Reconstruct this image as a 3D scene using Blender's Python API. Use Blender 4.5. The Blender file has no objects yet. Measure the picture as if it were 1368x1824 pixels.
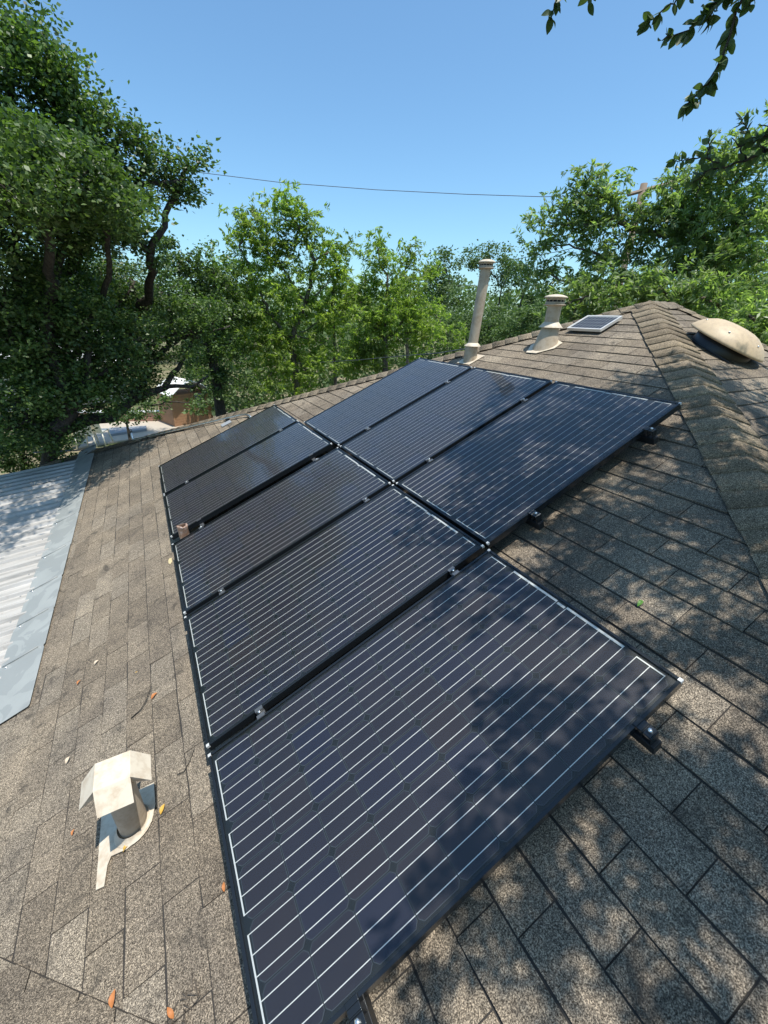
import bpy, math, random
import numpy as np
from mathutils import Vector, Matrix
random.seed(7); RNG = np.random.default_rng(7)
C = bpy.context.scene.collection
scn = bpy.context.scene
sin, cos, tan, pi = math.sin, math.cos, math.tan, math.pi

# ------------------------------------------------------------------ camera
F_PX, CX, CY = 730.34, 684.0, 912.0
YAW, PITCH, ROLL = 0.51773, 0.44509, 0.03166
CAM = np.array([0.0705, -0.3890, 1.7719])
def cam_axes():
    cy, sy, cp, sp = cos(YAW), sin(YAW), cos(PITCH), sin(PITCH)
    fwd = np.array([sy*cp, cy*cp, -sp]); right = np.array([cy, -sy, 0.]); up = np.cross(right, fwd)
    cr, sr = cos(ROLL), sin(ROLL)
    return cr*right+sr*up, -sr*right+cr*up, fwd
RT, UP, FW = cam_axes()
cam = bpy.data.cameras.new('camera'); camo = bpy.data.objects.new('camera', cam); C.objects.link(camo)
m = Matrix(((RT[0], UP[0], -FW[0], CAM[0]), (RT[1], UP[1], -FW[1], CAM[1]), (RT[2], UP[2], -FW[2], CAM[2]), (0, 0, 0, 1)))
camo.matrix_world = m
cam.sensor_fit = 'HORIZONTAL'; cam.sensor_width = 36; cam.lens = 36*F_PX/1368
cam.clip_start = 0.05; cam.clip_end = 2000
scn.camera = camo
def project(P):
    q = np.asarray(P, float)-CAM
    a, b, c = q@RT, q@UP, q@FW
    c = np.where(np.abs(c) < 1e-6, 1e-6, c)
    return CX+F_PX*a/c, CY-F_PX*b/c, c
def sight(px, py, d):
    v = RT*(px-CX)/F_PX - UP*(py-CY)/F_PX + FW
    return CAM + v/np.linalg.norm(v)*d

# ------------------------------------------------------------------ light
SUN_EL = math.radians(76)
SUN_DIR = np.array([0.4226*cos(SUN_EL), -0.9063*cos(SUN_EL), sin(SUN_EL)])   # towards the sun
w = bpy.data.worlds.new('World'); scn.world = w; w.use_nodes = True
nt = w.node_tree; nt.nodes.clear()
sky = nt.nodes.new('ShaderNodeTexSky'); sky.sky_type = 'NISHITA'; sky.sun_disc = False
sky.sun_elevation = SUN_EL
sky.sun_rotation = math.atan2(SUN_DIR[0], SUN_DIR[1])
sky.altitude = 200; sky.air_density = 1.0; sky.dust_density = 1.3; sky.ozone_density = 2.0
bg = nt.nodes.new('ShaderNodeBackground'); bg.inputs[1].default_value = 0.15
out = nt.nodes.new('ShaderNodeOutputWorld')
tnt = nt.nodes.new('ShaderNodeMix'); tnt.data_type = 'RGBA'; tnt.blend_type = 'MULTIPLY'; tnt.inputs[0].default_value = 1
tnt.inputs[7].default_value = (.80, 1.07, 1.14, 1)
nt.links.new(sky.outputs[0], tnt.inputs[6]); nt.links.new(tnt.outputs[2], bg.inputs[0]); nt.links.new(bg.outputs[0], out.inputs[0])
sl = bpy.data.lights.new('sun', 'SUN'); sl.energy = 4.9; sl.angle = math.radians(0.53); sl.color = (1, .955, .88)
so = bpy.data.objects.new('sun', sl); C.objects.link(so)
so.rotation_euler = Vector(SUN_DIR).to_track_quat('Z', 'Y').to_euler(); so.location = (0, 0, 30)
scn.view_settings.view_transform = 'Standard'; scn.view_settings.look = 'None'
scn.view_settings.exposure = 0.28; scn.view_settings.gamma = 1.0
scn.view_settings.use_curve_mapping = False
scn.render.engine = 'CYCLES'
scn.cycles.max_bounces = 8; scn.cycles.transparent_max_bounces = 16

# ------------------------------------------------------------------ helpers
def tag(o, label=None, cat=None, group=None, kind=None):
    if label: o['label'] = label
    if cat: o['category'] = cat
    if group: o['group'] = group
    if kind: o['kind'] = kind
    return o
def empty(name, loc=(0, 0, 0), rot=(0, 0, 0), **k):
    o = bpy.data.objects.new(name, None); C.objects.link(o)
    o.location = loc; o.rotation_euler = rot; o.empty_display_size = .1
    return tag(o, **k)
def link(name, me, parent=None, loc=None, rot=None, **k):
    o = bpy.data.objects.new(name, me); C.objects.link(o)
    if parent: o.parent = parent
    if loc is not None: o.location = loc
    if rot is not None: o.rotation_euler = rot
    return tag(o, **k)
def copy_tree(o, parent=None):
    c = o.copy(); C.objects.link(c); c.parent = parent
    for ch in list(o.children): copy_tree(ch, c)
    return c
class MB:
    def __init__(s): s.v = []; s.f = []; s.sm = []
    def add(s, vs, fs, smooth=False):
        n = len(s.v); s.v += [tuple(map(float, v)) for v in vs]
        s.f += [tuple(n+i for i in f) for f in fs]; s.sm += [smooth]*len(fs); return s
    def box(s, x0, x1, y0, y1, z0, z1):
        vs = [(x0,y0,z0),(x1,y0,z0),(x1,y1,z0),(x0,y1,z0),(x0,y0,z1),(x1,y0,z1),(x1,y1,z1),(x0,y1,z1)]
        return s.add(vs, [(0,3,2,1),(4,5,6,7),(0,1,5,4),(1,2,6,5),(2,3,7,6),(3,0,4,7)])
    def tube(s, pts, rad, n=8, cap=True, smooth=True):
        pts = [np.array(p, float) for p in pts]
        if not hasattr(rad, '__len__'): rad = [rad]*len(pts)
        vs = []; ref = None
        for i, p in enumerate(pts):
            t = pts[min(i+1, len(pts)-1)]-pts[max(i-1, 0)]; t = t/(np.linalg.norm(t)+1e-9)
            if ref is None:
                a = np.array([0, 0, 1.]) if abs(t[2]) < .9 else np.array([1., 0, 0]); ref = np.cross(a, t)
            ref = ref-t*(ref@t); ref /= np.linalg.norm(ref)+1e-9; b = np.cross(t, ref)
            for k in range(n):
                a = 2*pi*k/n; vs.append(p+rad[i]*(cos(a)*ref+sin(a)*b))
        fs = []
        for i in range(len(pts)-1):
            for k in range(n):
                k2 = (k+1) % n; fs.append((i*n+k, i*n+k2, (i+1)*n+k2, (i+1)*n+k))
        s.add(vs, fs, smooth)
        if cap:
            n0 = len(s.v)-len(vs)
            s.f.append(tuple(n0+k for k in reversed(range(n)))); s.sm.append(False)
            s.f.append(tuple(n0+(len(pts)-1)*n+k for k in range(n))); s.sm.append(False)
        return s
    def lathe(s, prof, n=24, axis_o=(0, 0, 0), smooth=True, closed=False, shear=None):
        vs = []; fs = []
        for (r, z) in prof:
            for k in range(n):
                a = 2*pi*k/n; x, y = r*cos(a), r*sin(a)
                zz = z+(shear(x, y, z) if shear else 0)
                vs.append((axis_o[0]+x, axis_o[1]+y, axis_o[2]+zz))
        for i in range(len(prof)-1):
            for k in range(n):
                k2 = (k+1) % n; fs.append((i*n+k, i*n+k2, (i+1)*n+k2, (i+1)*n+k))
        return s.add(vs, fs, smooth)
    def mesh(s, name, mat):
        me = bpy.data.meshes.new(name); me.from_pydata(s.v, [], s.f)
        if mat: me.materials.append(mat)
        me.polygons.foreach_set('use_smooth', s.sm); me.update(); return me
    def build(s, name, mat, parent=None, **k): return link(name, s.mesh(name, mat), parent, **k)
def bevel(o, w=.002, seg=2):
    md = o.modifiers.new('bevel', 'BEVEL'); md.width = w; md.segments = seg; md.limit_method = 'ANGLE'; return o

# ------------------------------------------------------------------ materials
class NT:
    def __init__(s, name):
        s.m = bpy.data.materials.new(name); s.m.use_nodes = True; s.t = s.m.node_tree; s.t.nodes.clear()
        s.out = s.n('ShaderNodeOutputMaterial')
    def n(s, typ, **k):
        nd = s.t.nodes.new(typ)
        for a, b in k.items():
            if hasattr(nd, a): setattr(nd, a, b)
        return nd
    def l(s, a, b): s.t.links.new(a, b)
    def noise(s, vec, scale, detail=2, rough=.5, dist=0):
        nd = s.n('ShaderNodeTexNoise'); nd.inputs['Scale'].default_value = scale
        nd.inputs['Detail'].default_value = detail; nd.inputs['Roughness'].default_value = rough
        nd.inputs['Distortion'].default_value = dist
        s.l(vec, nd.inputs['Vector']); return nd.outputs['Fac']
    def ramp(s, fac, stops):
        nd = s.n('ShaderNodeValToRGB'); e = nd.color_ramp.elements
        while len(e) < len(stops): e.new(.5)
        for i, (p, c) in enumerate(stops):
            e[i].position = p; e[i].color = (c, c, c, 1) if not hasattr(c, '__len__') else (*c, 1)
        s.l(fac, nd.inputs[0]); return nd.outputs[0]
    def mix(s, a, b, fac, mode='MIX'):
        nd = s.n('ShaderNodeMix'); nd.data_type = 'RGBA'; nd.blend_type = mode
        for sock, v in ((nd.inputs[6], a), (nd.inputs[7], b)):
            if hasattr(v, 'is_linked') or hasattr(v, 'links'): s.l(v, sock)
            else: sock.default_value = (*v, 1)
        if hasattr(fac, 'links'): s.l(fac, nd.inputs[0])
        else: nd.inputs[0].default_value = fac
        return nd.outputs[2]
    def math(s, op, a, b=0.0):
        nd = s.n('ShaderNodeMath'); nd.operation = op
        for i, v in enumerate((a, b)):
            if hasattr(v, 'links'): s.l(v, nd.inputs[i])
            else: nd.inputs[i].default_value = v
        return nd.outputs[0]
    def bsdf(s, col=None, rough=.5, metal=0, spec=.5):
        b = s.n('ShaderNodeBsdfPrincipled')
        for k, v in (('Base Color', col), ('Roughness', rough), ('Metallic', metal), ('Specular IOR Level', spec)):
            if v is None: continue
            if hasattr(v, 'links'): s.l(v, b.inputs[k])
            else: b.inputs[k].default_value = (*v, 1) if hasattr(v, '__len__') else v
        return b
    def bump(s, h, b, dist=.002, strength=1):
        nd = s.n('ShaderNodeBump'); nd.inputs['Distance'].default_value = dist; nd.inputs['Strength'].default_value = strength
        s.l(h, nd.inputs['Height']); s.l(nd.outputs[0], b.inputs['Normal'])
    def fin(s, b): s.l(b.outputs[0], s.out.inputs[0]); return s.m
def simple(name, col, rough=.5, metal=0, spec=.5, var=.12, scale=12, dirt=None):
    t = NT(name); g = t.n('ShaderNodeNewGeometry').outputs['Position']
    f = t.noise(g, scale, 4, .6)
    c = t.mix(tuple(x*(1-var) for x in col), tuple(min(1, x*(1+var)) for x in col), f)
    if dirt:
        f2 = t.ramp(t.noise(g, dirt[1], 5, .65), [(.45, 0.), (.7, dirt[2])])
        c = t.mix(c, dirt[0], f2)
    b = t.bsdf(c, rough, metal, spec); return t.fin(b)

def mat_shingle(name, tint=(1, 1, 1)):
    t = NT(name); g = t.n('ShaderNodeNewGeometry'); pos = g.outputs['Position']
    oi = t.n('ShaderNodeObjectInfo').outputs['Random']; isl = g.outputs['Random Per Island']
    rnd = t.math('FRACT', t.math('ADD', oi, t.math('MULTIPLY', isl, 7.31)))
    gran = t.noise(pos, 250, 2, .75)
    gran2 = t.noise(pos, 90, 2, .8)
    T = lambda c: tuple(a*b for a, b in zip(c, tint))
    base = t.ramp(rnd, [(0., T((.182, .156, .124))), (.22, T((.206, .178, .142))), (.5, T((.240, .206, .163))), (.75, T((.226, .199, .162))), (1., T((.268, .235, .190)))])
    gcol = t.ramp(gran, [(.36, (.18, .165, .15)), (.46, (.62, .59, .56)), (.54, (1.0, .98, .95)), (.64, (2.0, 1.9, 1.75))])
    c = t.mix(base, gcol, 1.0, 'MULTIPLY')
    g2 = t.ramp(gran2, [(.38, .72), (.62, 1.28)])
    c = t.mix(c, g2, 1.0, 'MULTIPLY')
    big = t.ramp(t.noise(pos, 2.3, 5, .65), [(.32, (.72, .72, .74)), (.68, (1.22, 1.2, 1.16))])
    c = t.mix(c, big, 1.0, 'MULTIPLY')
    st = t.ramp(t.noise(pos, 7.5, 6, .72, .6), [(.55, 0.), (.70, .72)])
    c = t.mix(c, (.035, .032, .028), st)
    b = t.bsdf(c, .88, 0, .25)
    t.bump(t.math('ADD', gran, t.math('MULTIPLY', gran2, 1.0)), b, .004, .8)
    return t.fin(b)
def mat_glass(ior=1.32):
    t = NT('panel_glass'); g = t.n('ShaderNodeNewGeometry').outputs['Position']
    fr = t.n('ShaderNodeFresnel'); fr.inputs['IOR'].default_value = ior
    tr = t.n('ShaderNodeBsdfTransparent'); gl = t.n('ShaderNodeBsdfGlossy')
    tr.inputs[0].default_value = (.98, .98, .97, 1); gl.inputs['Color'].default_value = (.92, .93, .92, 1)
    gl.inputs['Roughness'].default_value = .06
    df = t.n('ShaderNodeBsdfDiffuse'); df.inputs[0].default_value = (.5, .47, .43, 1)
    gn = t.n('ShaderNodeNewGeometry'); front = t.math('SUBTRACT', 1.0, gn.outputs['Backfacing'])
    mx = t.n('ShaderNodeMixShader'); t.l(t.math('MULTIPLY', fr.outputs[0], front), mx.inputs[0]); t.l(tr.outputs[0], mx.inputs[1]); t.l(gl.outputs[0], mx.inputs[2])
    dirt = t.ramp(t.noise(g, 5, 6, .7), [(.35, .001), (.75, .012)])
    m2 = t.n('ShaderNodeMixShader'); t.l(t.math('MULTIPLY', dirt, front), m2.inputs[0]); t.l(mx.outputs[0], m2.inputs[1]); t.l(df.outputs[0], m2.inputs[2])
    return t.fin(m2)
def mat_cell():
    t = NT('solar_cell'); oi = t.n('ShaderNodeObjectInfo').outputs['Random']
    g = t.n('ShaderNodeNewGeometry').outputs['Position']
    c = t.ramp(oi, [(0., (.017, .017, .026)), (.3, (.020, .018, .024)), (.55, (.013, .016, .034)), (.8, (.022, .019, .024)), (1., (.015, .017, .030))])
    c = t.mix(c, (.04, .04, .05), t.ramp(t.noise(g, 600, 1, .5), [(.4, 0.), (.7, .35)]))
    b = t.bsdf(c, .38, .15, .5); return t.fin(b)
def mat_metal_roof():
    t = NT('ribbed_metal'); g = t.n('ShaderNodeNewGeometry').outputs['Position']
    mp = t.n('ShaderNodeMapping'); mp.inputs['Scale'].default_value = (.6, 6, 1); t.l(g, mp.inputs[0])
    st = t.noise(mp.outputs[0], 2.2, 6, .7)
    c = t.ramp(st, [(.3, (.27, .26, .24)), (.5, (.43, .41, .38)), (.7, (.55, .53, .50))])
    c = t.mix(c, (.30, .26, .22), t.ramp(t.noise(g, 9, 6, .75), [(.58, 0.), (.75, .6)]))
    b = t.bsdf(c, t.ramp(st, [(.3, .6), (.7, .48)]), .1, .5); return t.fin(b)
def mat_flash():
    t = NT('galvanised_flashing'); g = t.n('ShaderNodeNewGeometry').outputs['Position']
    c = t.mix((.26, .275, .265), (.38, .395, .38), t.noise(g, 3, 4, .6))
    dk = t.ramp(t.noise(g, 4.2, 3, .5, .8), [(.50, 0.), (.515, .6)])
    c = t.mix(c, (.24, .255, .25), dk)
    c = t.mix(c, (.12, .11, .10), t.ramp(t.noise(g, 25, 5, .7), [(.66, 0.), (.8, .6)]))
    return t.fin(t.bsdf(c, .6, .1, .5))
def mat_bark(name, a, b_):
    t = NT(name); g = t.n('ShaderNodeNewGeometry').outputs['Position']
    mp = t.n('ShaderNodeMapping'); mp.inputs['Scale'].default_value = (1, 1, .35); t.l(g, mp.inputs[0])
    n = t.noise(mp.outputs[0], 22, 6, .75, .4)
    c = t.ramp(n, [(.32, a), (.66, b_)])
    b = t.bsdf(c, .92, 0, .2); t.bump(n, b, .03, .9); return t.fin(b)
def mat_leaf(name, cols, rough=.42, trans=.32, spec=.5, tcol=None):
    t = NT(name); g = t.n('ShaderNodeNewGeometry'); r = g.outputs['Random Per Island']
    c = t.ramp(r, [(i/(len(cols)-1), cc) for i, cc in enumerate(cols)])
    pat = t.ramp(t.noise(g.outputs['Position'], .9, 3, .6), [(.35, .78), (.65, 1.25)])
    c = t.mix(c, pat, 1.0, 'MULTIPLY')
    b = t.bsdf(c, rough, 0, spec)
    tl = t.n('ShaderNodeBsdfTranslucent'); t.l(t.mix(c, tcol or (1.25, 1.5, .55), 1.0, 'MULTIPLY'), tl.inputs[0])
    mx = t.n('ShaderNodeMixShader'); mx.inputs[0].default_value = trans
    t.l(b.outputs[0], mx.inputs[1]); t.l(tl.outputs[0], mx.inputs[2]); return t.fin(mx)

M = {}
M['shingle'] = mat_shingle('asphalt_shingle')
M['cap'] = mat_shingle('cap_shingle', (1.12, 1.1, 1.04))
M['felt'] = simple('dark_underlay', (.036, .032, .028), .95)
M['frame'] = simple('black_anodised_frame', (.030, .036, .042), .26, .6, .5, .1)
M['back'] = simple('black_backsheet', (.003, .006, .008), .5)
M['celledge'] = simple('cell_edge', (.045, .055, .066), .4)
M['silver'] = simple('tinned_ribbon', (.66, .67, .65), .42, .35, .5, .05, 60)
M['steel'] = simple('stainless_bolt', (.75, .75, .74), .25, .9, .5, .08, 60)
M['rail'] = simple('dark_rail', (.03, .032, .035), .4, .5)
M['clamp'] = simple('grey_clamp', (.20, .205, .21), .38, .7, .5, .2, 40)
M['key'] = simple('corner_key', (.62, .62, .60), .45, .2)
M['glass'] = mat_glass(); M['glass_ar'] = mat_glass(1.12); M['cell'] = mat_cell()
M['metal'] = mat_metal_roof(); M['flash'] = mat_flash()
M['cream'] = simple('cream_painted_metal', (.50, .42, .315), .5, 0, .4, .08, 9, ((.30, .20, .12), 16, .55))
M['cream_lt'] = simple('pale_weathered_sheet', (.60, .53, .42), .55, 0, .35, .06, 8, ((.38, .27, .17), 22, .6))
M['tan'] = simple('tan_painted_steel', (.42, .34, .25), .5, 0, .4, .08, 9, ((.25, .18, .12), 14, .5))
M['copper'] = simple('weathered_lead_pipe', (.34, .20, .13), .45, .4, .5, .35, 40, ((.62, .52, .46), 30, .7))
M['hole'] = simple('dark_inside', (.01, .01, .01), .9)  # near-black colour standing for the shade inside openings
M['dome'] = simple('tan_dome_metal', (.50, .39, .25), .55, .0, .5, .08, 5, ((.25, .19, .14), 26, .4))
M['domeblack'] = simple('black_housing', (.015, .015, .016), .35)
M['white_al'] = simple('aluminium_frame', (.70, .69, .66), .4, .3)
M['cell_blue'] = simple('poly_cell', (.022, .022, .030), .4, .0)
M['wall'] = simple('cream_wall_paint', (.55, .50, .42), .8, 0, .3, .05, 4)
M['fascia'] = simple('brown_fascia_paint', (.30, .24, .18), .7)
M['bark'] = mat_bark('oak_bark', (.024, .021, .018), (.105, .09, .074))
M['bark2'] = mat_bark('grey_bark', (.06, .05, .04), (.24, .20, .16))
M['oakleaf'] = mat_leaf('oak_leaf', [(.036, .066, .024), (.080, .135, .040), (.115, .18, .050), (.17, .235, .08)], .46, .36, .5)
M['nearleaf'] = mat_leaf('near_oak_leaf', [(.05, .085, .035), (.07, .11, .045), (.09, .14, .055)], .45, .35, .4)
M['ashleaf'] = mat_leaf('ash_leaf', [(.15, .21, .05), (.20, .28, .065), (.26, .34, .08), (.36, .43, .13)], .45, .58, .45)
M['pecanleaf'] = mat_leaf('pecan_leaf', [(.14, .195, .08), (.18, .25, .10), (.24, .32, .125), (.36, .42, .22)], .42, .52, .5)
M['farleaf'] = mat_leaf('far_leaf', [(.08, .125, .05), (.105, .16, .06), (.13, .19, .07)], .6, .3, .3)
M['junleaf'] = mat_leaf('juniper_leaf', [(.025, .055, .018), (.035, .075, .022)], .7, .2, .2)
M['wire'] = simple('black_cable', (.07, .08, .11), .6)
M['polewood'] = simple('weathered_pole_wood', (.20, .15, .11), .85)
M['conc'] = simple('concrete', (.42, .37, .30), .85, 0, .3, .12, 3)
M['slate'] = simple('grey_slab', (.26, .28, .30), .8, 0, .3, .1, 3)
M['cedar'] = simple('cedar_boards', (.36, .20, .11), .75, 0, .3, .22, 6)
M['whiteroof'] = simple('white_membrane', (.80, .80, .78), .6, 0, .4, .04, 3)
M['plastic'] = simple('cream_plastic', (.75, .70, .58), .45)
M['brick'] = simple('pinkish_brick', (.40, .22, .16), .85, 0, .3, .2, 6)
M['deadleaf'] = simple('orange_dead_leaf', (.42, .16, .05), .6, 0, .4, .3, 60)
M['yellowleaf'] = simple('yellow_dead_leaf', (.55, .33, .06), .6, 0, .4, .2, 60)
M['paleleaf'] = simple('pale_dead_leaf', (.55, .45, .33), .6, 0, .4, .2, 60)
M['greenleaf'] = simple('fresh_green_leaf', (.10, .24, .03), .45, 0, .5, .2, 60)
M['sealant'] = simple('yellowed_sealant', (.58, .47, .26), .6, 0, .4, .1, 40)
def mat_ground():
    t = NT('dry_lawn'); g = t.n('ShaderNodeNewGeometry').outputs['Position']
    n = t.noise(g, .35, 6, .65)
    c = t.ramp(n, [(.35, (.055, .075, .025)), (.5, (.12, .12, .06)), (.68, (.26, .21, .14))])
    c = t.mix(c, t.ramp(t.noise(g, 14, 4, .7), [(.3, .5), (.7, 1.5)]), 1.0, 'MULTIPLY')
    return t.fin(t.bsdf(c, .95, 0, .1))
M['ground'] = mat_ground()

# ------------------------------------------------------------------ ground
GZ = -3.4
MB().add([(-600,-600,GZ),(600,-600,GZ),(600,600,GZ),(-600,600,GZ)], [(0,1,2,3)]).build('ground', M['ground'], kind='structure')

# ------------------------------------------------------------------ the house roof
TH = 0.41038; ct, st, tn = cos(TH), sin(TH), tan(TH)
OFFZ = -0.155/ct                                  # deck, below the panel plane
KF, KV, KN = 7.50, 0.06, 2.38                     # far hip X+Y=KF, valley X+Y=KV, near hip X-Y=KN
XE = -1.95
AX, AY = (KF+KN)/2, (KF-KN)/2
MX, MY = (KV+KN)/2, (KV-KN)/2
EY = -4.3                                          # near eave
RX = AX+.45                                        # end of the short ridge
zm = lambda x: x*tn+OFFZ
zn = lambda y: (y+KN)*tn+OFFZ
house = empty('house', (1.5, 2, GZ), label='low house under a brown asphalt shingle hip roof carrying the solar array', cat='house')
def onhouse(o):
    o.parent = house; o.matrix_parent_inverse = Matrix.Translation((-1.5, -2, -GZ)); return o
EXR = RX+.3*(AY-EY)
dk = MB()
P3 = [(AX,AY,zm(AX)), (XE,KF-XE,zm(XE)), (XE,KV-XE,zm(XE)), (MX,MY,zm(MX)), (RX,AY,zm(AX)),
      (EXR,EY,zn(EY)), (-6,EY,zn(EY)), (-6,MY,zm(MX)), (-6,KV-XE,zm(XE)), (8.6,KF-XE,zm(XE))]
dk.add(P3, [(0,1,2,3),(2,8,7,3),(0,3,4),(3,7,6,5),(3,5,4),(4,5,9),(0,4,9,1)])
onhouse(dk.build('roof_deck', M['felt']))
wl = MB(); wl.box(XE+.5, 8.0, EY+.5, KF-XE-.5, GZ, zm(XE)-.05); wl.box(-6, XE+.5, EY+.5, KV-XE-.5, GZ, zm(XE)-.05)
onhouse(wl.build('wall', M['wall']))
fa = MB(); zt = zm(XE)-.004
fa.box(XE-.02, XE, KV-XE, KF-XE, zt-.16, zt); fa.box(XE, 8.6, KF-XE, KF-XE+.02, zt-.16, zt)
fa.box(-6, XE-.02, KV-XE, KV-XE+.02, zt-.16, zt); fa.box(-6, EXR, EY-.02, EY, zt-.16, zt)
onhouse(fa.build('fascia', M['fascia']))

def clip(poly, a, b, c):                           # keep a*x+b*y<=c
    r = []
    for i in range(len(poly)):
        p, q = poly[i], poly[(i+1) % len(poly)]
        dp, dq = a*p[0]+b*p[1]-c, a*q[0]+b*q[1]-c
        if dp <= 0: r.append(p)
        if (dp < 0 < dq) or (dq < 0 < dp):
            k = dp/(dp-dq); r.append((p[0]+k*(q[0]-p[0]), p[1]+k*(q[1]-p[1])))
    return r
EXP, TAB, GAP = 0.150, 0.335, 0.0046
def tab_poly(u0, u1, v0, v1, jit): # a little wander in the butt edge
    return [(u0, v0+jit[0]), ((u0+u1)/2, v0+jit[1]), (u1, v0+jit[2]), (u1, v1), (u0, v1)]
def slab(poly, hts, v0, v1):
    top = []; n = len(poly)
    for (u, v) in poly:
        k = min(1, max(0, (v-v0)/(v1-v0))); top.append((u, v, hts[0]*(1-k)+hts[1]*k))
    bot = [(u, v, -.001) for (u, v) in poly]
    fs = [tuple(range(n))]+[(n+i, n+(i+1) % n, (i+1) % n, i) for i in range(n)]
    return top+bot, fs
faces = []                                         # (name, origin, eu, ev, n, halfplanes in (u,v), u range, rows, phase)
# main face: u = -Y (so that u x v = n), v = up the slope
def main_uv(X, Y): return (-Y, X/ct)
f_main = dict(o=(0, 0, OFFZ), eu=(0,-1,0), ev=(ct,0,st), n=(-st,0,ct),
    hp=[(-1, ct, KF-.0), (1, -ct, -KV-.009), (1, ct, KN), (0, -1, -XE/ct+.0)], ur=(-9.6, 1.3), vr=(-2.25, 5.5), ph=-.115)
# near face: u = X, v = up the slope (+Y)
f_near = dict(o=(0, -KN, OFFZ), eu=(1,0,0), ev=(0,ct,st), n=(0,-st,ct),
    hp=[(-1, ct, 0.0), (1, .3*ct, RX+.3*(AY+KN)), (0, 1, (AY+KN)/ct)], ur=(-0.2, 7.4), vr=(.2, 5.4), ph=.03)
# wing face beyond the valley: u = -X, v = up the slope (-Y)
f_wing = dict(o=(0, KV, OFFZ+.006), eu=(-1,0,0), ev=(0,-ct,st), n=(0,st,ct),
    hp=[(-1, -ct, 0.0), (0, 1, (KV-MY)/ct), (0,-1,-XE/ct)], ur=(-1.3, 3.0), vr=(-2.2, 1.4), ph=.05)
cands = []
variants = {}
for fi, f in enumerate((f_main, f_near, f_wing)):
    o = np.array(f['o']); eu = np.array(f['eu'], float); ev = np.array(f['ev'], float); nn = np.array(f['n'], float)
    rows = range(int((f['vr'][0]-f['ph'])/EXP)-1, int((f['vr'][1]-f['ph'])/EXP)+2)
    for r in rows:
        v0 = f['ph']+r*EXP; v1 = v0+EXP-(.0102 if fi == 0 and v0 < 0.05 else .0072)  # course gap bares dark underlay, standing in for the butt's shadow line
        sh = (r*0.5*TAB+((r//2) % 3)*.035+RNG.uniform(-.012, .012)) % TAB
        u = f['ur'][0]-TAB+sh
        while u < f['ur'][1]:
            u0, u1 = u+GAP/2, u+TAB-GAP/2
            k = int(RNG.integers(0, 10))
            jr = np.random.default_rng(k+50); jit = jr.uniform(-.0035, .0035, 3); ht = (.0065+jr.uniform(-.002, .003), .0015)
            poly = tab_poly(u0, u1, v0, v1, jit)
            full = poly
            for (a, b, c) in f['hp']:
                poly = clip(poly, a, b, c)
                if len(poly) < 3: break
            u += TAB
            if len(poly) < 3: continue
            cu = sum(q[0] for q in poly)/len(poly); cv = sum(q[1] for q in poly)/len(poly)
            P = [o+eu*q[0]+ev*q[1] for q in poly]
            xs, ys, dd = project(np.array(P))
            ok = dd.min() > .1
            area = 0
            if ok and xs.max() > 0 and xs.min() < 1368 and ys.max() > 0 and ys.min() < 1824:
                area = abs(sum(xs[i]*ys[(i+1) % len(xs)]-xs[(i+1) % len(xs)]*ys[i] for i in range(len(xs))))/2
            # hidden under the panels
            if fi == 0:
                X = cv*ct; Y = -cu
                if (.1 < cv < 1.6 and .12 < Y < 5.1) or (1.7 < cv < 3.25 and 1.15 < Y < 4.1): area *= .0
            cands.append((area, fi, poly, ht, v0, v1, poly == full, k, u-TAB))
cands.sort(key=lambda c: -c[0])
FR = []
for f in (f_main, f_near, f_wing):
    mt = Matrix((( f['eu'][0], f['ev'][0], f['n'][0], f['o'][0]), (f['eu'][1], f['ev'][1], f['n'][1], f['o'][1]), (f['eu'][2], f['ev'][2], f['n'][2], f['o'][2]), (0,0,0,1)))
    FR.append(mt)
rest = MB()
for i, (area, fi, poly, ht, v0, v1, isfull, k, ub) in enumerate(cands):
    mt = FR[fi]
    if i < 300 and area > 60:
        if isfull:
            key = k
            if key not in variants:
                lp = [(p[0]-ub, p[1]-v0) for p in poly]; vs, fs = slab(lp, ht, 0, v1-v0)
                variants[key] = MB().add(vs, fs).mesh('shingle', M['shingle'])
            ob = link('shingle', variants[key]); ob.matrix_world = mt @ Matrix.Translation((ub, v0, 0))
            org = ob.matrix_world.copy()
        else:
            lp = [(p[0]-ub, p[1]-v0) for p in poly]; vs, fs = slab(lp, ht, 0, v1-v0)
            ob = MB().add(vs, fs).build('shingle', M['shingle']); org = mt @ Matrix.Translation((ub, v0, 0))
        ob.parent = house; ob.matrix_parent_inverse = Matrix.Identity(4)
        ob.matrix_basis = Matrix.Translation((-1.5, -2, -GZ)) @ org
    else:
        vs, fs = slab(poly, ht, v0, v1)
        rest.add([tuple(mt @ Vector(v)) for v in vs], fs)
onhouse(rest.build('shingle_field', M['shingle'], kind='stuff'))

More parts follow.
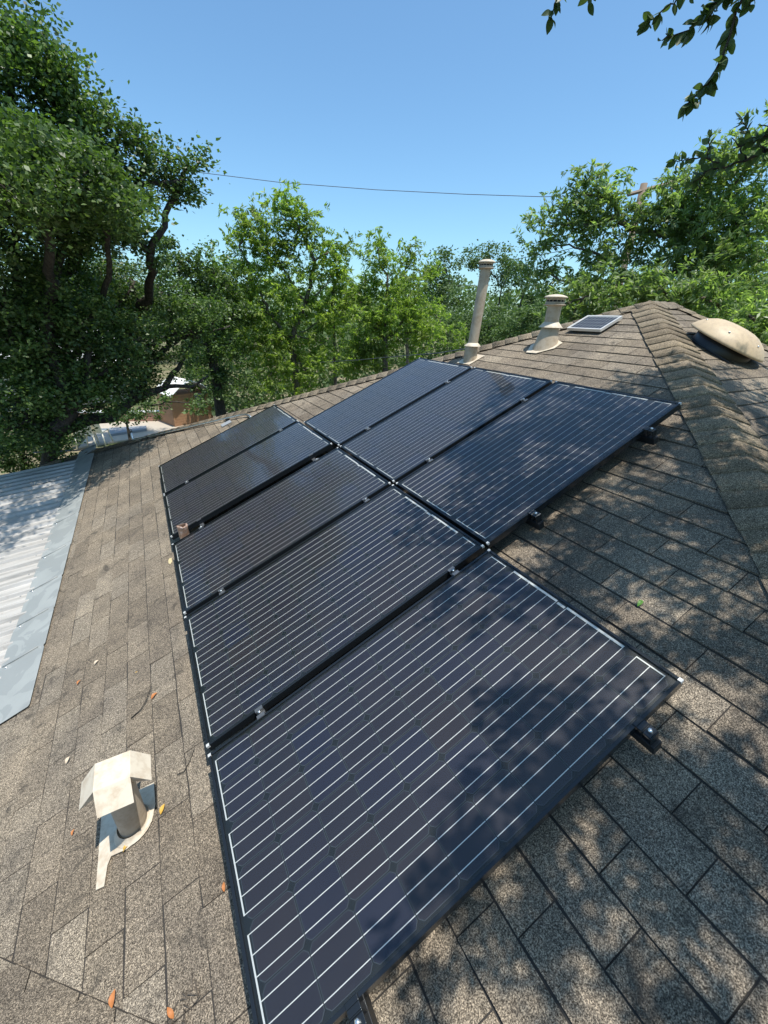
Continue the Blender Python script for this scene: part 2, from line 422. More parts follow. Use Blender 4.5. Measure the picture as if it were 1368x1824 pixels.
# hip and ridge caps: folded shingles lapped up the line
def caps(p0, p1, na, nb, name='hip_cap', half=.19, e=.15, lift=.012, mat='cap'):
    p0 = np.array(p0, float); p1 = np.array(p1, float); L = np.linalg.norm(p1-p0); d = (p1-p0)/L
    na = np.array(na, float); nb = np.array(nb, float)
    a = np.cross(d, na); a /= np.linalg.norm(a); b = np.cross(d, nb); b /= np.linalg.norm(b)
    if a[2] > 0: a = -a
    if b[2] < 0: b = -b
    n = int(L/e)
    for i in range(n+1):
        q0 = p0+d*(i*e+RNG.uniform(-.004, .004)); q1 = p0+d*min(L, (i+1)*e+.03)
        lo, hi = lift+.011, lift
        wa = half+RNG.uniform(-.006, .006)
        up = (na+nb)/np.linalg.norm(na+nb)
        row = []
        for q, h in ((q0, lo), (q1, hi)):
            row.append([q+a*wa+na*h, q+a*wa*.35+na*(h+.004), q+a*.05+na*(h+.006), q+up*(h+.006), q-b*.05+nb*(h+.006), q-b*wa*.35+nb*(h+.004), q-b*wa+nb*h])
        vs = row[0]+row[1]+[v-up*.012 for v in row[0]]
        fs = [(k, k+1, k+8, k+7) for k in range(6)]+[(14+k, 15+k, k+1, k) for k in range(6)]
        ob = MB().add(vs, fs, True).build(name, M[mat]); onhouse(ob)
nM = np.array([-st,0,ct]); nN = np.array([0,-st,ct]); nB = np.array([0,st,ct]); nE = np.array([.7,.1,.7]); nE /= np.linalg.norm(nE)
apex = (AX, AY, zm(AX)); rend = (RX, AY, zm(AX))
caps((MX, MY, zm(MX)), apex, nN, nM)
caps((XE, KF-XE, zm(XE)), apex, nM, nB, half=.15)
caps(rend, apex, nN, nB, 'ridge_cap', half=.15)
caps((EXR, EY, zn(EY)), rend, nE, nN, half=.15)

# ------------------------------------------------------------------ metal patio roof and flashing
MT = tan(math.radians(6.5))
mr = empty('patio_roof', (-3.6, 5.3, -1), label='ribbed white metal patio cover lapped onto the lower edge of the shingle roof', cat='patio roof')
y = 2.34; vs = []; row = []
zq = lambda x: zm(-1.24)-.008-(-1.24-x)*MT
n_r = 30; pitch = .204
prof = []
for i in range(n_r):
    y0 = 2.34+i*pitch
    prof += [(y0, 0), (y0+.070, 0), (y0+.082, .030), (y0+.106, .030), (y0+.118, 0), (y0+.150, .0), (y0+.155, .007), (y0+.165, .007), (y0+.170, 0)]
prof.append((2.34+n_r*pitch, 0))
xs_ = [-1.24, -2.4, -3.8, -5.6]
for x in xs_:
    for (yy, hh) in prof: vs.append((x+3.6, yy-5.3, zq(x)+hh+1))
nP = len(prof); fs = [(j*nP+i, (j+1)*nP+i, (j+1)*nP+i+1, j*nP+i+1) for j in range(len(xs_)-1) for i in range(nP-1)]
sh = MB().add(vs, [f[::-1] for f in fs]).build('metal_sheet', M['metal'], mr)
sd = sh.modifiers.new('thick', 'SOLIDIFY'); sd.thickness = .002
for xx in (-1.9, -3.3, -5.3):
    for yy in (3.0, 6.2, 8.2):
        pass
for yy in (2.6, 5.4, 8.2):
    MB().box(-5.4+3.6, -5.28+3.6, yy-.06-5.3, yy+.06-5.3, GZ+1, zq(-5.34)+1-.12).build('post', M['wall'], mr)
MB().box(-5.4+3.6, -5.28+3.6, 2.4-5.3, 8.4-5.3, zq(-5.34)+1-.118, zq(-5.34)+1-.01).build('beam', M['wall'], mr)
screws = MB()
for i in range(n_r):
    y0 = 2.34+i*pitch+.05
    for x in (-1.36, -2.3, -3.4):
        if (i+int(x*3)) % 2: continue
        screws.tube([(x+3.6, y0-5.3, zq(x)+1), (x+3.6, y0-5.3, zq(x)+1.006)], .008, 6)
screws.build('roof_screw', M['steel'], mr, kind='stuff')
# flashing strips lapped over each other
fl = empty('flashing_strip', (-1.13, 5, zm(-1.13)), label='grey galvanised flashing strip between the shingles and the metal patio cover', cat='flashing')
yy = 2.33; i = 0
while yy < 8.75:
    ln = [.62, .50, .55, .66, .9, 1.3, 1.6, 1.6][min(i, 7)]
    y1 = min(8.85, yy+ln); h = .024+.004*(i % 2)
    wob = RNG.uniform(-.002, .002)
    # edge with rounded upper corner and a kicked seam
    pts = [(-1.30, yy, h-.006), (-1.003+wob, yy+.002, h-.006), (-.995+wob, yy+.02, h-.008), (-.997+wob, y1-.02, h-.008), (-1.008+wob, y1+.02, h+.004), (-1.30, y1+.02, h+.006)]
    V = [(px+1.13, py-5, zm(px)+hh/ct-zm(-1.13)) for px, py, hh in pts]; V += [(a, b, c-.003) for a, b, c in V]
    fsx = [(0,1,2,3,4,5)]+[(6+k, 6+(k+1) % 6, (k+1) % 6, k) for k in range(6)]
    MB().add(V, fsx).build('flashing_piece', M['flash'], fl)
    # rivet
    MB().lathe([(.009, 0), (.007, .004), (0.0001, .006)], 8, (-1.25+1.13, y1-.02-5, zm(-1.25)+(h+.006)/ct-zm(-1.13))).build('rivet', M['steel'], fl)
    # crimped bead along the seam
    MB().tube([(-1.28+1.13, y1+.012-5, zm(-1.28)+(h+.006)/ct-zm(-1.13)), (-1.04+1.13, y1+.012-5, zm(-1.04)+(h+.004)/ct-zm(-1.13))], .006, 6).build('seam_bead', M['flash'], fl)
    yy = y1; i += 1

# ------------------------------------------------------------------ solar panels
L_, W_, GS = 1.65, .99, .0418
ROT = (0, -TH, 0)
def pl(s, t, h): return (s*ct-h*st, t, s*st+h*ct)          # point over the panel plane
CP = .1585
def octa(a, c): return [(-a+c,-a),(a-c,-a),(a,-a+c),(a,a-c),(a-c,a),(-a+c,a),(-a,a-c),(-a,-a+c)]
cellm = MB(); o8 = octa(.0774, .0135)
cellm.add([(x, y, .0006) for x, y in o8]+[(x, y, 0) for x, y in o8], [tuple(range(8))]+[(8+k, 8+(k+1) % 8, (k+1) % 8, k) for k in range(8)])
cell_me = cellm.mesh('solar_cell', M['cell'])
o8i = octa(.0758, .0129)                            # paler rim around the edge of each wafer
rim_me = MB().add([(x, y, .0007) for x, y in o8]+[(x, y, .0009) for x, y in o8i], [(k, (k+1) % 8, 8+(k+1) % 8, 8+k) for k in range(8)]).mesh('cell_rim', M['celledge'])
fm = MB(); lip = .011; Z0 = -.04
for (x0, x1, y0, y1) in ((0, L_, 0, lip), (0, L_, W_-lip, W_), (0, lip, lip, W_-lip), (L_-lip, L_, lip, W_-lip)):
    fm.box(x0, x1, y0, y1, Z0, 0)
frame_me = fm.mesh('frame', M['frame'])
glass_me = MB().box(lip, L_-lip, lip, W_-lip, -.0042, -.0012).mesh('glass', M['glass'])
back_me = MB().box(lip, L_-lip, lip, W_-lip, -.0105, -.0075).mesh('backsheet', M['back'])
bb = MB(); x_in, x_out = (L_-10*CP)/2, (L_+10*CP)/2; y_in = (W_-6*CP)/2
bw = .0013; zb = -.0060
for r in range(6):
    yc = y_in+CP*(r+.5)
    for k in (-1, 0, 1):
        yb = yc+k*.052
        # broken at each cell gap by a small dip
        for c in range(10):
            xa = x_in+c*CP; bb.box(xa+.0015 if c else xa-.007, xa+CP-.0015 if c < 9 else xa+CP+.007, yb-bw, yb+bw, zb-.0004, zb)
bus_me = bb.mesh('busbar', M['silver'])
rb = MB()
def ribbon(x, ra, rb_, yo0=-.052, yo1=.052, w_=.0052):
    rb.box(x-w_/2, x+w_/2, y_in+CP*(ra+.5)+yo0-.0015, y_in+CP*(rb_+.5)+yo1+.0015, zb-.0008, zb-.0002)
for a in (0, 2, 4): ribbon(x_in-.008, a, a+1)
ribbon(x_out+.007, 0, 0); ribbon(x_out+.007, 1, 2); ribbon(x_out+.007, 3, 4); ribbon(x_out+.007, 5, 5)
ribbon(x_out+.0125, 1, 2); ribbon(x_out+.0125, 3, 4, -.052, .052)
rib_me = rb.mesh('ribbon', M['silver'])
def cap_key(x, y):
    return MB().box(x-.0125 if x > .1 else x-.0015, x+.0015 if x > .1 else x+.0125, y-.0125 if y > .1 else y-.0015, y+.0015 if y > .1 else y+.0125, -.012, .0012).mesh('corner_key', M['key'])
keys = [cap_key(x, y) for x in (0, L_) for y in (0, W_)]
rm = MB()
for i in range(10):
    for j in range(6):
        cx_, cy_ = x_in+CP*(i+.5), y_in+CP*(j+.5)
        rm.add([(x+cx_, y+cy_, -.0066) for x, y in o8]+[(x+cx_, y+cy_, -.0065) for x, y in o8i], [(k, (k+1) % 8, 8+(k+1) % 8, 8+k) for k in range(8)])
rims_me = rm.mesh('cell_rim', M['celledge'])
def make_panel(loc):
    r = empty('solar_panel', loc, ROT)
    link('frame', frame_me, r); link('backsheet', back_me, r); link('glass', glass_me, r)
    link('busbar', bus_me, r); link('ribbon', rib_me, r)
    for k in keys: link('corner_key', k, r)
    for i in range(10):
        for j in range(6):
            link('solar_cell', cell_me, r, loc=(x_in+CP*(i+.5), y_in+CP*(j+.5), -.0073))
    link('cell_rim', rims_me, r, kind='stuff')
    lb = MB().box(L_-.034, L_-.022, W_*.5-.02, W_*.5+.02, -.0071, -.0065).build('junction_label', M['key'], r)
    return r
ya = [0]
for i in range(4): ya.append(ya[-1]+W_+(.1458 if i == 2 else GS))
yb_ = [W_+GS-.0048+i*(W_+GS) for i in range(3)]
pan = make_panel(pl(0, ya[0], 0))
labels = ['largest solar panel nearest the camera, in front of all the others on the shingles',
  'second solar panel from the front of the left column, behind the nearest panel',
  'middle solar panel of the left column, with the broken brown pipe at its far corner',
  'solar panel just beyond the wide dark gap in the left column',
  'farthest solar panel of the left column, beside the metal conduit',
  'dappled dark blue solar panel nearest in the right column, its corner by the hip ridge',
  'middle solar panel of the right column between two others',
  'farthest solar panel of the right column, in front of the tall vent pipe']
spots = [(0, y) for y in ya]+[(L_+.0234, y) for y in yb_]
for i, (s, t) in enumerate(spots):
    o = pan if i == 0 else copy_tree(pan)
    o.location = pl(s, t, 0); tag(o, labels[i], 'solar panel', 'solar panels mounted on the roof')
# rails with clamps and feet
def mid_clamp(parent, t, wide=0):
    g = MB(); w2 = .021+wide
    if wide:
        g.box(-.02, .02, -w2-.012, -w2+.012, .000, .007); g.box(-.02, .02, w2-.012, w2+.012, .000, .007); g.box(-.017, .017, -w2, w2, -.045, -.038)
        g.box(-.017, .017, -w2-.001, -w2+.003, -.04, .001); g.box(-.017, .017, w2-.003, w2+.001, -.04, .001)
    else:
        g.box(-.019, .019, -w2-.008, -.010, .0004, .0044); g.box(-.019, .019, .010, w2+.008, .0004, .0044); g.box(-.019, .019, -.0135, .0135, -.018, -.014)
        g.box(-.019, .019, -.0135, -.0105, -.018, .002); g.box(-.019, .019, .0105, .0135, -.018, .002)
    c = g.build('clamp', M['clamp'], parent, loc=(0, t, 0))
    b = MB(); b.lathe([(.0001, .012), (.006, .012), (.007, .009), (.007, -.012), (.007, -.038 if wide else -.014)], 8, (0, -w2 if wide else 0, 0)).build('bolt', M['steel'], c)
    return c
def end_clamp(parent, t):
    g = MB(); g.box(-.02, .02, t-.003, t+.012, .0006, .0046); g.box(-.02, .02, t-.020, t-.003, -.001, .0046)
    g.box(-.02, .02, t-.024, t-.020, -.045, .0046); g.box(-.02, .02, t-.050, t-.024, -.003, .003); g.box(-.02, .02, t-.054, t-.050, -.05, .003)
    c = g.build('end_clamp', M['frame'], parent); bevel(c, .002)
    MB().lathe([(.0001, .014), (.007, .014), (.008, .010), (.008, .003)], 6, (0, t-.036, 0)).build('bolt', M['steel'], c)
def rail(s, t0, t1, mids, wides, label):
    r = empty('mounting_rail', pl(s, t0, 0), ROT, label=label, cat='mounting rail', group='rails clamping the solar panels to the roof')
    bevel(MB().box(-.02, .02, 0, t1-t0, -.092, -.046).build('rail', M['rail'], r), .002)
    for t in mids: mid_clamp(r, t-t0)
    for t in wides: mid_clamp(r, t-t0, .062)
    end_clamp(r, .066)
    n = int((t1-t0)/1.1)+1
    for k in range(n):
        y = .32+k*(t1-t0-.6)/max(1, n-1)
        f = MB().box(-.028, -.022, y-.02, y+.02, -.150, -.055); f.box(-.07, -.028, y-.02, y+.02, -.150, -.144)
        fo = f.build('foot', M['clamp'], r)
        MB().lathe([(.0001, .016), (.008, .016), (.009, .010), (.009, 0)], 6, (-.05, y, -.144)).build('bolt', M['steel'], fo)
mA = [ya[1]-GS/2, ya[2]-GS/2]; mw = [ya[3]-.0729]; mA2 = [ya[4]-GS/2]
rail(.265, -.066, ya[4]+W_+.03, mA+mA2, mw, 'lower rail whose clamps hold the left ends of the left column panels')
rail(1.42, -.066, ya[4]+W_+.03, mA+mA2, mw, 'upper rail whose clamps hold the right ends of the left column panels')
mB = [yb_[1]-GS/2, yb_[2]-GS/2]
rail(2.0, yb_[0]-.066, yb_[2]+W_+.03, mB, [], 'lower rail whose clamps hold the left ends of the right column panels')
rail(2.98, yb_[0]-.066, yb_[2]+W_+.03, mB, [], 'upper rail whose clamps hold the right ends of the right column panels')

# ------------------------------------------------------------------ roof vents
def slopez(x, y): return x*tn                      # main face rise relative to a base point
# T-top vent with a folded sheet cap (near, lower left)
bx, by = -.346, 1.042; bz = zm(bx)+.004
tv = empty('roof_vent', (bx, by, bz), label='cream sheet metal vent with four drooping cap flaps, low on the shingles', cat='roof vent')
pr_ = []
def plate(pts, h0, th_, mat, name, parent):
    V = [(x, y, slopez(x, y)+h0+th_) for x, y in pts]; n = len(V); V += [(x, y, slopez(x, y)+h0) for x, y in pts]
    return MB().add(V, [tuple(range(n))]+[(n+k, n+(k+1) % n, (k+1) % n, k) for k in range(n)]).build(name, mat, parent)
plate([(-.15,-.155),(-.118,-.165),(-.108,-.09),(-.095,-.065),(-.03,-.085),(.03,-.078),(.075,-.045),(.092,.02),(.09,.13),(-.145,.19)], .009, .004, M['cream_lt'], 'base_flashing', tv)
MB().lathe([(.085, .012), (.074, .018), (.068, .032), (.066, .036)], 28, shear=lambda x, y, z: slopez(x, y)*max(0, 1-z/.09)).build('collar', M['cream_lt'], tv)
MB().lathe([(.057, -.02), (.057, .345)], 32).build('pipe', M['cream'], tv)
cp = MB(); a = .063; zt_ = .392; fl_ = .095; drop = .08; e_ = .006
cp.add([(-a,-a,zt_),(a,-a,zt_),(a,a,zt_),(-a,a,zt_)], [(0,1,2,3)])
cap_o = cp.build('cap', M['cream_lt'], tv)
sc = cap_o.modifiers.new('t', 'SOLIDIFY'); sc.thickness = .002
for k in range(4):
    R_ = Matrix.Rotation(k*pi/2, 4, 'Z')
    pts = [(-a, -a, zt_), (a, -a, zt_), (a*.98, -a-fl_*.66, zt_-drop*.9), (-a*.98, -a-fl_*.66, zt_-drop*.9)]
    # side gussets fold back under each flap
    pts += [(-a*.8, -a*.95, zt_-drop*.6), (a*.8, -a*.95, zt_-drop*.6)]
    f = MB().add([tuple(R_ @ Vector(p_)) for p_ in pts], [(0, 3, 2, 1), (0, 4, 3), (1, 2, 5)]).build('cap_flap', M['cream_lt'], tv)
    s_ = f.modifiers.new('t', 'SOLIDIFY'); s_.thickness = .0018

def shear_to_slope(h):
    return lambda x, y, z: slopez(x, y)*max(0, 1-z/h)
def flue(x, y, lean, H, r, cap_r, label, kind):
    z = zm(x)+.006
    root = empty('vent_pipe', (x, y, z), label=label, cat='vent pipe')
    lx, ly = lean
    ax_ = lambda zz: (lx*zz/H, ly*zz/H)
    def ring_tube(name, prof, mat, n=28, par=root):
        vs = []; fs = []
        for (rr, zz) in prof:
            o_ = ax_(max(zz, 0))
            for k in range(n):
                a_ = 2*pi*k/n; vs.append((o_[0]+rr*cos(a_), o_[1]+rr*sin(a_), zz))
        for i in range(len(prof)-1):
            for k in range(n):
                k2 = (k+1) % n; fs.append((i*n+k, i*n+k2, (i+1)*n+k2, (i+1)*n+k))
        return MB().add(vs, fs, True).build(name, mat, par)
    if kind == 'tall':
        plate([(-.10,-.11),(.12,-.11),(.12,.12),(-.10,.12)], .007, .003, M['cream_lt'], 'base_flashing', root)
        MB().lathe([(.078, .0), (.072, .16)], 28, shear=shear_to_slope(.20)).build('base_sleeve', M['cream'], root)
        ring_tube('storm_collar', [(.055, .192), (.062, .188), (.092, .160), (.094, .156)], M['cream_lt'])
        ring_tube('pipe', [(r, .10), (r, H*.5), (r, H-.075)], M['cream'])
        ring_tube('seam', [(r+.001, H-.16), (r+.003, H-.156), (r+.001, H-.152)], M['cream'])
        zc = H-.085
    else:
        plate([(-.205,.09),(-.20,-.045),(-.07,-.16),(.05,-.15),(.12,.0),(.10,.14),(-.05,.18)], .008, .004, M['cream_lt'], 'base_flashing', root)
        # tall skirt whose foot follows the slope, longer down-slope
        vs = []; fs = []; n = 32
        for (rr, k_) in ((1.0, 0), (.86, .45), (.74, .8), (.70, 1.0)):
            for k in range(n):
                a_ = 2*pi*k/n; x_, y_ = cos(a_)*.125*rr, sin(a_)*.125*rr
                x_ -= .035*(1-k_); zf = slopez(x_, y_)+.008; vs.append((x_, y_, zf*(1-k_)+.175*k_))
        for i in range(3):
            for k in range(n):
                k2 = (k+1) % n; fs.append((i*n+k, i*n+k2, (i+1)*n+k2, (i+1)*n+k))
        MB().add(vs, fs, True).build('skirt', M['cream'], root)
        ring_tube('storm_collar', [(.072, .225), (.076, .222), (.118, .178), (.121, .172)], M['cream_lt'])
        ring_tube('pipe', [(r, .15), (r, H-.10)], M['cream'])
        vs = []
        zc = H-.115
    # louvred cap: lower flange, black drum painting the shade behind the slots, upper lid
    s = cap_r
    o_ = ring_tube('cap_flange', [(r*.98, zc-.012), (s*.80, zc-.004), (s*.94, zc), (s*.95, zc+.004), (s*.82, zc+.009)], M['cream'])
    dr = ring_tube('cap_drum', [(s*.74, zc+.005), (s*.74, zc+.052*cap_r/.095)], M['hole'])
    hh = .052*cap_r/.095
    lou = MB()
    for ring in (0.0, .62):
        zz = zc+.005+hh*ring; oo = ax_(zz)
        lou.lathe([(s*.75, zz), (s*.79, zz+.002), (s*.79, zz+hh*.34), (s*.75, zz+hh*.38)], 28, (oo[0], oo[1], 0))
    for k in range(14):
        a_ = 2*pi*k/14; oo = ax_(zc); cx_, cy_ = oo[0]+cos(a_)*s*.77, oo[1]+sin(a_)*s*.77
        lou.tube([(cx_, cy_, zc+.006), (cx_, cy_, zc+hh)], s*.03, 4, smooth=False)
    lou.build('cap_louvre', M['cream'], root)
    ring_tube('cap_lid', [(s*.70, zc+hh), (s*.98, zc+hh+.001), (s, zc+hh+.006), (s*.9, zc+hh+.016), (s*.6, zc+hh+.028), (s*.3, zc+hh+.033), (.001, zc+hh+.034)], M['cream_lt'])
    return root
flue(3.44, 3.60, (.055, -.035), 1.02, .056, .092, 'tall slim tan vent pipe with a louvred cap, behind the far panels', 'tall')
flue(3.92, 2.93, (.0, .0), .50, .072, .118, 'short stout tan flue with a mushroom cap and flared skirt below the little solar module', 'short')
# broken lead pipe poking through the gap between panels
sp = empty('pipe_stub', (.105, 3.128, -.12), label='short rusty brown pipe stub poking up in the gap between two panels', cat='pipe')
tube_ = MB()
n = 12; prof = [(.037, -.02), (.038, .13), (.042, .134), (.040, .18), (.042, .215), (.044, .238)]
vs = []; fs = []
for i, (rr, zz) in enumerate(prof):
    for k in range(n):
        a_ = 2*pi*k/n; j = 1+.05*sin(3*a_+i)+RNG.uniform(-.03, .03)
        vs.append((rr*j*cos(a_), rr*j*sin(a_), zz+(.004*sin(2*a_+1)+.003*sin(5*a_) if i == len(prof)-1 else 0)))
for k in range(n):
    vs.append((vs[(len(prof)-1)*n+k][0]*.66, vs[(len(prof)-1)*n+k][1]*.66, vs[(len(prof)-1)*n+k][2]+.003))
for k in range(n): vs.append((vs[len(prof)*n+k][0], vs[len(prof)*n+k][1], .06))
for i in range(len(prof)+1):
    for k in range(n):
        k2 = (k+1) % n; fs.append((i*n+k, i*n+k2, (i+1)*n+k2, (i+1)*n+k))
tube_.add(vs, fs, False).build('pipe', M['copper'], sp)
MB().lathe([(.0001, .062), (.03, .062)], 12).build('dark_bore', M['hole'], sp)  # black disc painting the shade down the open pipe
# small solar module
sm = empty('small_solar_module', pl(4.69, 2.735, -.125), ROT, label='small white framed solar module propped on the shingles near the roof peak', cat='solar module')
a_, b_ = .165, .205
g = MB()
for (x0, x1, y0, y1) in ((-a_, a_, -b_, -b_+.016), (-a_, a_, b_-.016, b_), (-a_, -a_+.016, -b_+.016, b_-.016), (a_-.016, a_, -b_+.016, b_-.016)): g.box(x0, x1, y0, y1, 0, .028)
g.build('frame', M['white_al'], sm)
MB().box(-a_+.016, a_-.016, -b_+.016, b_-.016, .018, .022).build('backsheet', M['silver'], sm)
MB().box(-a_+.016, a_-.016, -b_+.016, b_-.016, .0245, .0265).build('glass', M['glass_ar'], sm)
cm = MB().box(-.0315, .0315, -.0180, .0180, 0, .001).mesh('solar_cell', M['cell_blue'])
for i in range(4):
    for j in range(9):
        link('solar_cell', cm, sm, loc=(-.1035+i*.069, -.164+j*.041, .0225))
for sx in (-.1, .1):
    for sy in (-.15, .15):
        MB().box(sx-.01, sx+.01, sy-.01, sy+.01, -.026, 0).build('leg', M['white_al'], sm)
# solar attic fan dome on the near face
dx, dy = 4.70, 1.66
dn = empty('attic_fan', (dx, dy, zn(dy)-.028), (-0, 0, 0), label='broad tan domed attic fan cover on the face beyond the hip ridge', cat='attic fan')
dn.rotation_euler = (TH, math.radians(9), 0)
R0 = .335
MB().lathe([(.25, .0), (.25, .09), (.24, .10)], 32).build('housing', M['domeblack'], dn)
MB().box(-.26, .26, -.26, .26, -.002, .006).build('base_flashing', M['domeblack'], dn)
MB().lathe([(R0*.86, .10), (R0*.97, .088), (R0, .092), (R0*1.005, .10), (R0*.985, .112), (R0*.90, .150), (R0*.78, .185), (R0*.62, .212), (R0*.56, .222), (R0*.40, .236), (R0*.2, .243), (.0005, .245)], 48).build('dome', M['dome'], dn)
MB().lathe([(R0*.8, .101), (.0005, .101)], 24).build('underside', M['domeblack'], dn)
for k in range(6):
    a_ = k*pi/3+.3
    MB().lathe([(.009, -.002), (.008, .004), (.0005, .006)], 8, (cos(a_)*R0*.80, sin(a_)*R0*.80, .182)).build('bolt', M['steel'], dn)
# conduit along the far hip
cd = empty('conduit', (.5, 6.6, 0), label='thin grey metal conduit running along the far hip from the panels', cat='conduit')
def mp3(x, y, h): return np.array([x, y, zm(x)+.006/ct+h])
q = [mp3(-.33, 7.72, .21), mp3(-.33, 7.72, .06), mp3(-.31, 7.69, .035), mp3(-.2, 7.57, .032), mp3(1.16, 5.98, .04), mp3(1.24, 5.86, .04), mp3(1.27, 5.76, .03), mp3(1.28, 5.62, .01)]
MB().tube([a-np.array([.5, 6.6, 0]) for a in q], .0155, 10).build('tube', M['steel'], cd)
MB().tube([mp3(-.33, 7.72, .17)-np.array([.5,6.6,0]), mp3(-.33, 7.72, .215)-np.array([.5,6.6,0])], .021, 10).build('coupling', M['clamp'], cd)
for k in (.08, .9):
    p_ = q[3]*(1-k)+q[4]*k-np.array([.5, 6.6, .0])
    MB().box(p_[0]-.03, p_[0]+.03, p_[1]-.03, p_[1]+.03, p_[2]-.03, p_[2]-.005).build('strap', M['domeblack'], cd)
plx = mp3(1.0, 6.07, .012)-np.array([.5, 6.6, 0])
V = [(plx[0]-.09, plx[1]-.12, plx[2]-.09*tn), (plx[0]+.05, plx[1]-.12, plx[2]+.05*tn), (plx[0]+.05, plx[1]+.02, plx[2]+.05*tn), (plx[0]-.09, plx[1]+.02, plx[2]-.09*tn)]
V += [(a, b, c-.006) for a, b, c in V]
MB().add(V, [(0,1,2,3),(4,5,1,0),(5,6,2,1),(6,7,3,2),(7,4,0,3)]).build('mount_plate', M['slate'], cd)

# ------------------------------------------------------------------ loose leaves and bits on the roof
def leaf_mesh(L, Wd, fold=.2, curl=.15, n=6, mat=None, name='leaf'):
    vs = []; fs = []
    for i in range(n+1):
        k = i/n; w_ = Wd*math.sin(pi*min(1, k*.97+.015))**.8*.5*(1.15-.3*k); x = L*k; z = curl*L*math.sin(pi*k)
        vs += [(x, -w_, z+fold*w_), (x, 0, z), (x, w_, z+fold*w_)]
    for i in range(n):
        for j in (0, 1): a_ = i*3+j; fs.append((a_, a_+3, a_+4, a_+1))
    return MB().add(vs, fs, True).mesh(name, mat)
bits = [(-.249,1.699,.06,'deadleaf',.6,'orange dead leaf with a curled tip beside a twig, up from the cream vent'),
 (-.698,2.245,.045,'deadleaf',.9,'small orange leaf lying alone near the grey flashing'),
 (-.60,2.34,.05,'paleleaf',.7,'thin pale sliver of leaf near the middle of the lower shingles'),
 (-.421,.479,.06,'deadleaf',1.3,'orange leaf standing in the valley cut at the bottom of the roof'),
 (-.231,.328,.05,'deadleaf',2.0,'rust orange leaf in a small pile of debris at the bottom edge'),
 (-.393,.959,.05,'yellowleaf',.5,'yellow leaf just below the plate of the cream vent'),
 (-.235,1.00,.055,'yellowleaf',1.0,'yellow leaf right of the foot of the cream vent'),
 (-.62,1.205,.035,'deadleaf',1.2,'small orange leaf left of the cream vent'),
 (-.03,.541,.04,'deadleaf',1.4,'narrow rust leaf against the left edge of the nearest panel'),
 (-.697,1.65,.05,'paleleaf',1.1,'pale cream leaf on the shingles left of the vent cap'),
 (-.335,2.0,.02,'yellowleaf',.2,'tiny yellow fleck of leaf between vent and panels'),
 (1.81,.34,.06,'greenleaf',.1,'fresh green leaf on the shaded shingles right of the nearest panel')]
for (x, y, s, mt, rz, lb) in bits:
    me = leaf_mesh(s*.72, s*.32, .5, .22, 6, M[mt], 'fallen_leaf')
    o = link('fallen_leaf', me); o.location = (x, y, zm(x)+.012); o.rotation_euler = (RNG.uniform(-.2, .2), -TH+.1, rz)
    tag(o, lb, 'leaf', 'loose leaves fallen on the roof')
pile = MB()
for k in range(16):
    x = -.20+RNG.normal(0, .03); y = .31+RNG.normal(0, .025); a_ = RNG.uniform(0, pi); l_ = RNG.uniform(.02, .05)
    pile.tube([(x, y, zm(x)+.013), (x+l_*cos(a_), y+l_*sin(a_), zm(x+l_*cos(a_))+.018)], .0018, 4)
pile.build('leaf_debris', M['bark2'], kind='stuff', label='small heap of brown twigs and stems at the bottom edge of the roof', cat='debris')
tw = [(-.36,1.66),(-.31,1.67),(-.28,1.70),(-.255,1.76),(-.24,1.80)]
MB().tube([(x, y, zm(x)+.013+.004*i) for i, (x, y) in enumerate(tw)], [.003, .003, .0025, .002, .0015], 5).build('fallen_twig', M['bark'], label='thin curved dark twig beside the curled orange leaf', cat='twig')
tw = [(-.15,1.13),(-.12,1.12),(-.09,1.15),(-.06,1.2)]
MB().tube([(x, y, zm(x)+.012) for x, y in tw], [.002, .002, .002, .001], 5).build('fallen_twig', M['bark'], label='short thin twig close to the near left corner of the second panel', cat='twig')
for (x, y, w1, w2, lb) in ((-.043, 3.10, .035, .10, 'yellow sealant smear beside the wide gap between the panels'), (.0, 2.30, .02, .05, 'small yellow sealant blob at the joint of the second and middle panels')):
    me = MB(); n = 12; V = [(x, y, zm(x)+.016)]+[(x+w1*.5*cos(2*pi*k/n)*RNG.uniform(.7, 1.2), y+w2*.5*sin(2*pi*k/n)*RNG.uniform(.7, 1.2), 0) for k in range(n)]
    V = [V[0]]+[(a, b, zm(a)+.010) for a, b, c in V[1:]]
    me.add(V, [(0, 1+k, 1+(k+1) % n) for k in range(n)], True).build('sealant_patch', M['sealant'], label=lb, cat='sealant')

# ------------------------------------------------------------------ trees
LEAFK = 1.9
def leaves_mesh(name, C0, D, N_, L, Wd, mat):
    """C0 base points, D direction, N_ normal, arrays (n,3); L, Wd (n,)"""
    n = len(C0); D = D/np.linalg.norm(D, axis=1)[:, None]
    S = np.cross(D, N_); S /= np.linalg.norm(S, axis=1)[:, None]+1e-9; N2 = np.cross(S, D)
    L = L[:, None]; Wd = Wd[:, None]
    v = np.empty((n, 4, 3)); v[:, 0] = C0; v[:, 1] = C0+D*L*.45+S*Wd*.5+N2*L*.06
    v[:, 2] = C0+D*L-N2*L*.05; v[:, 3] = C0+D*L*.45-S*Wd*.5+N2*L*.06
    me = bpy.data.meshes.new(name); me.vertices.add(n*4); me.vertices.foreach_set('co', v.reshape(-1))
    me.loops.add(n*4); me.loops.foreach_set('vertex_index', np.arange(n*4, dtype=np.int32))
    me.polygons.add(n); me.polygons.foreach_set('loop_start', np.arange(0, n*4, 4, dtype=np.int32))
    me.polygons.foreach_set('loop_total', np.full(n, 4, dtype=np.int32))
    me.materials.append(mat); me.update(calc_edges=True); return me
def unit(n):
    v = RNG.normal(size=(n, 3)); return v/np.linalg.norm(v, axis=1)[:, None]
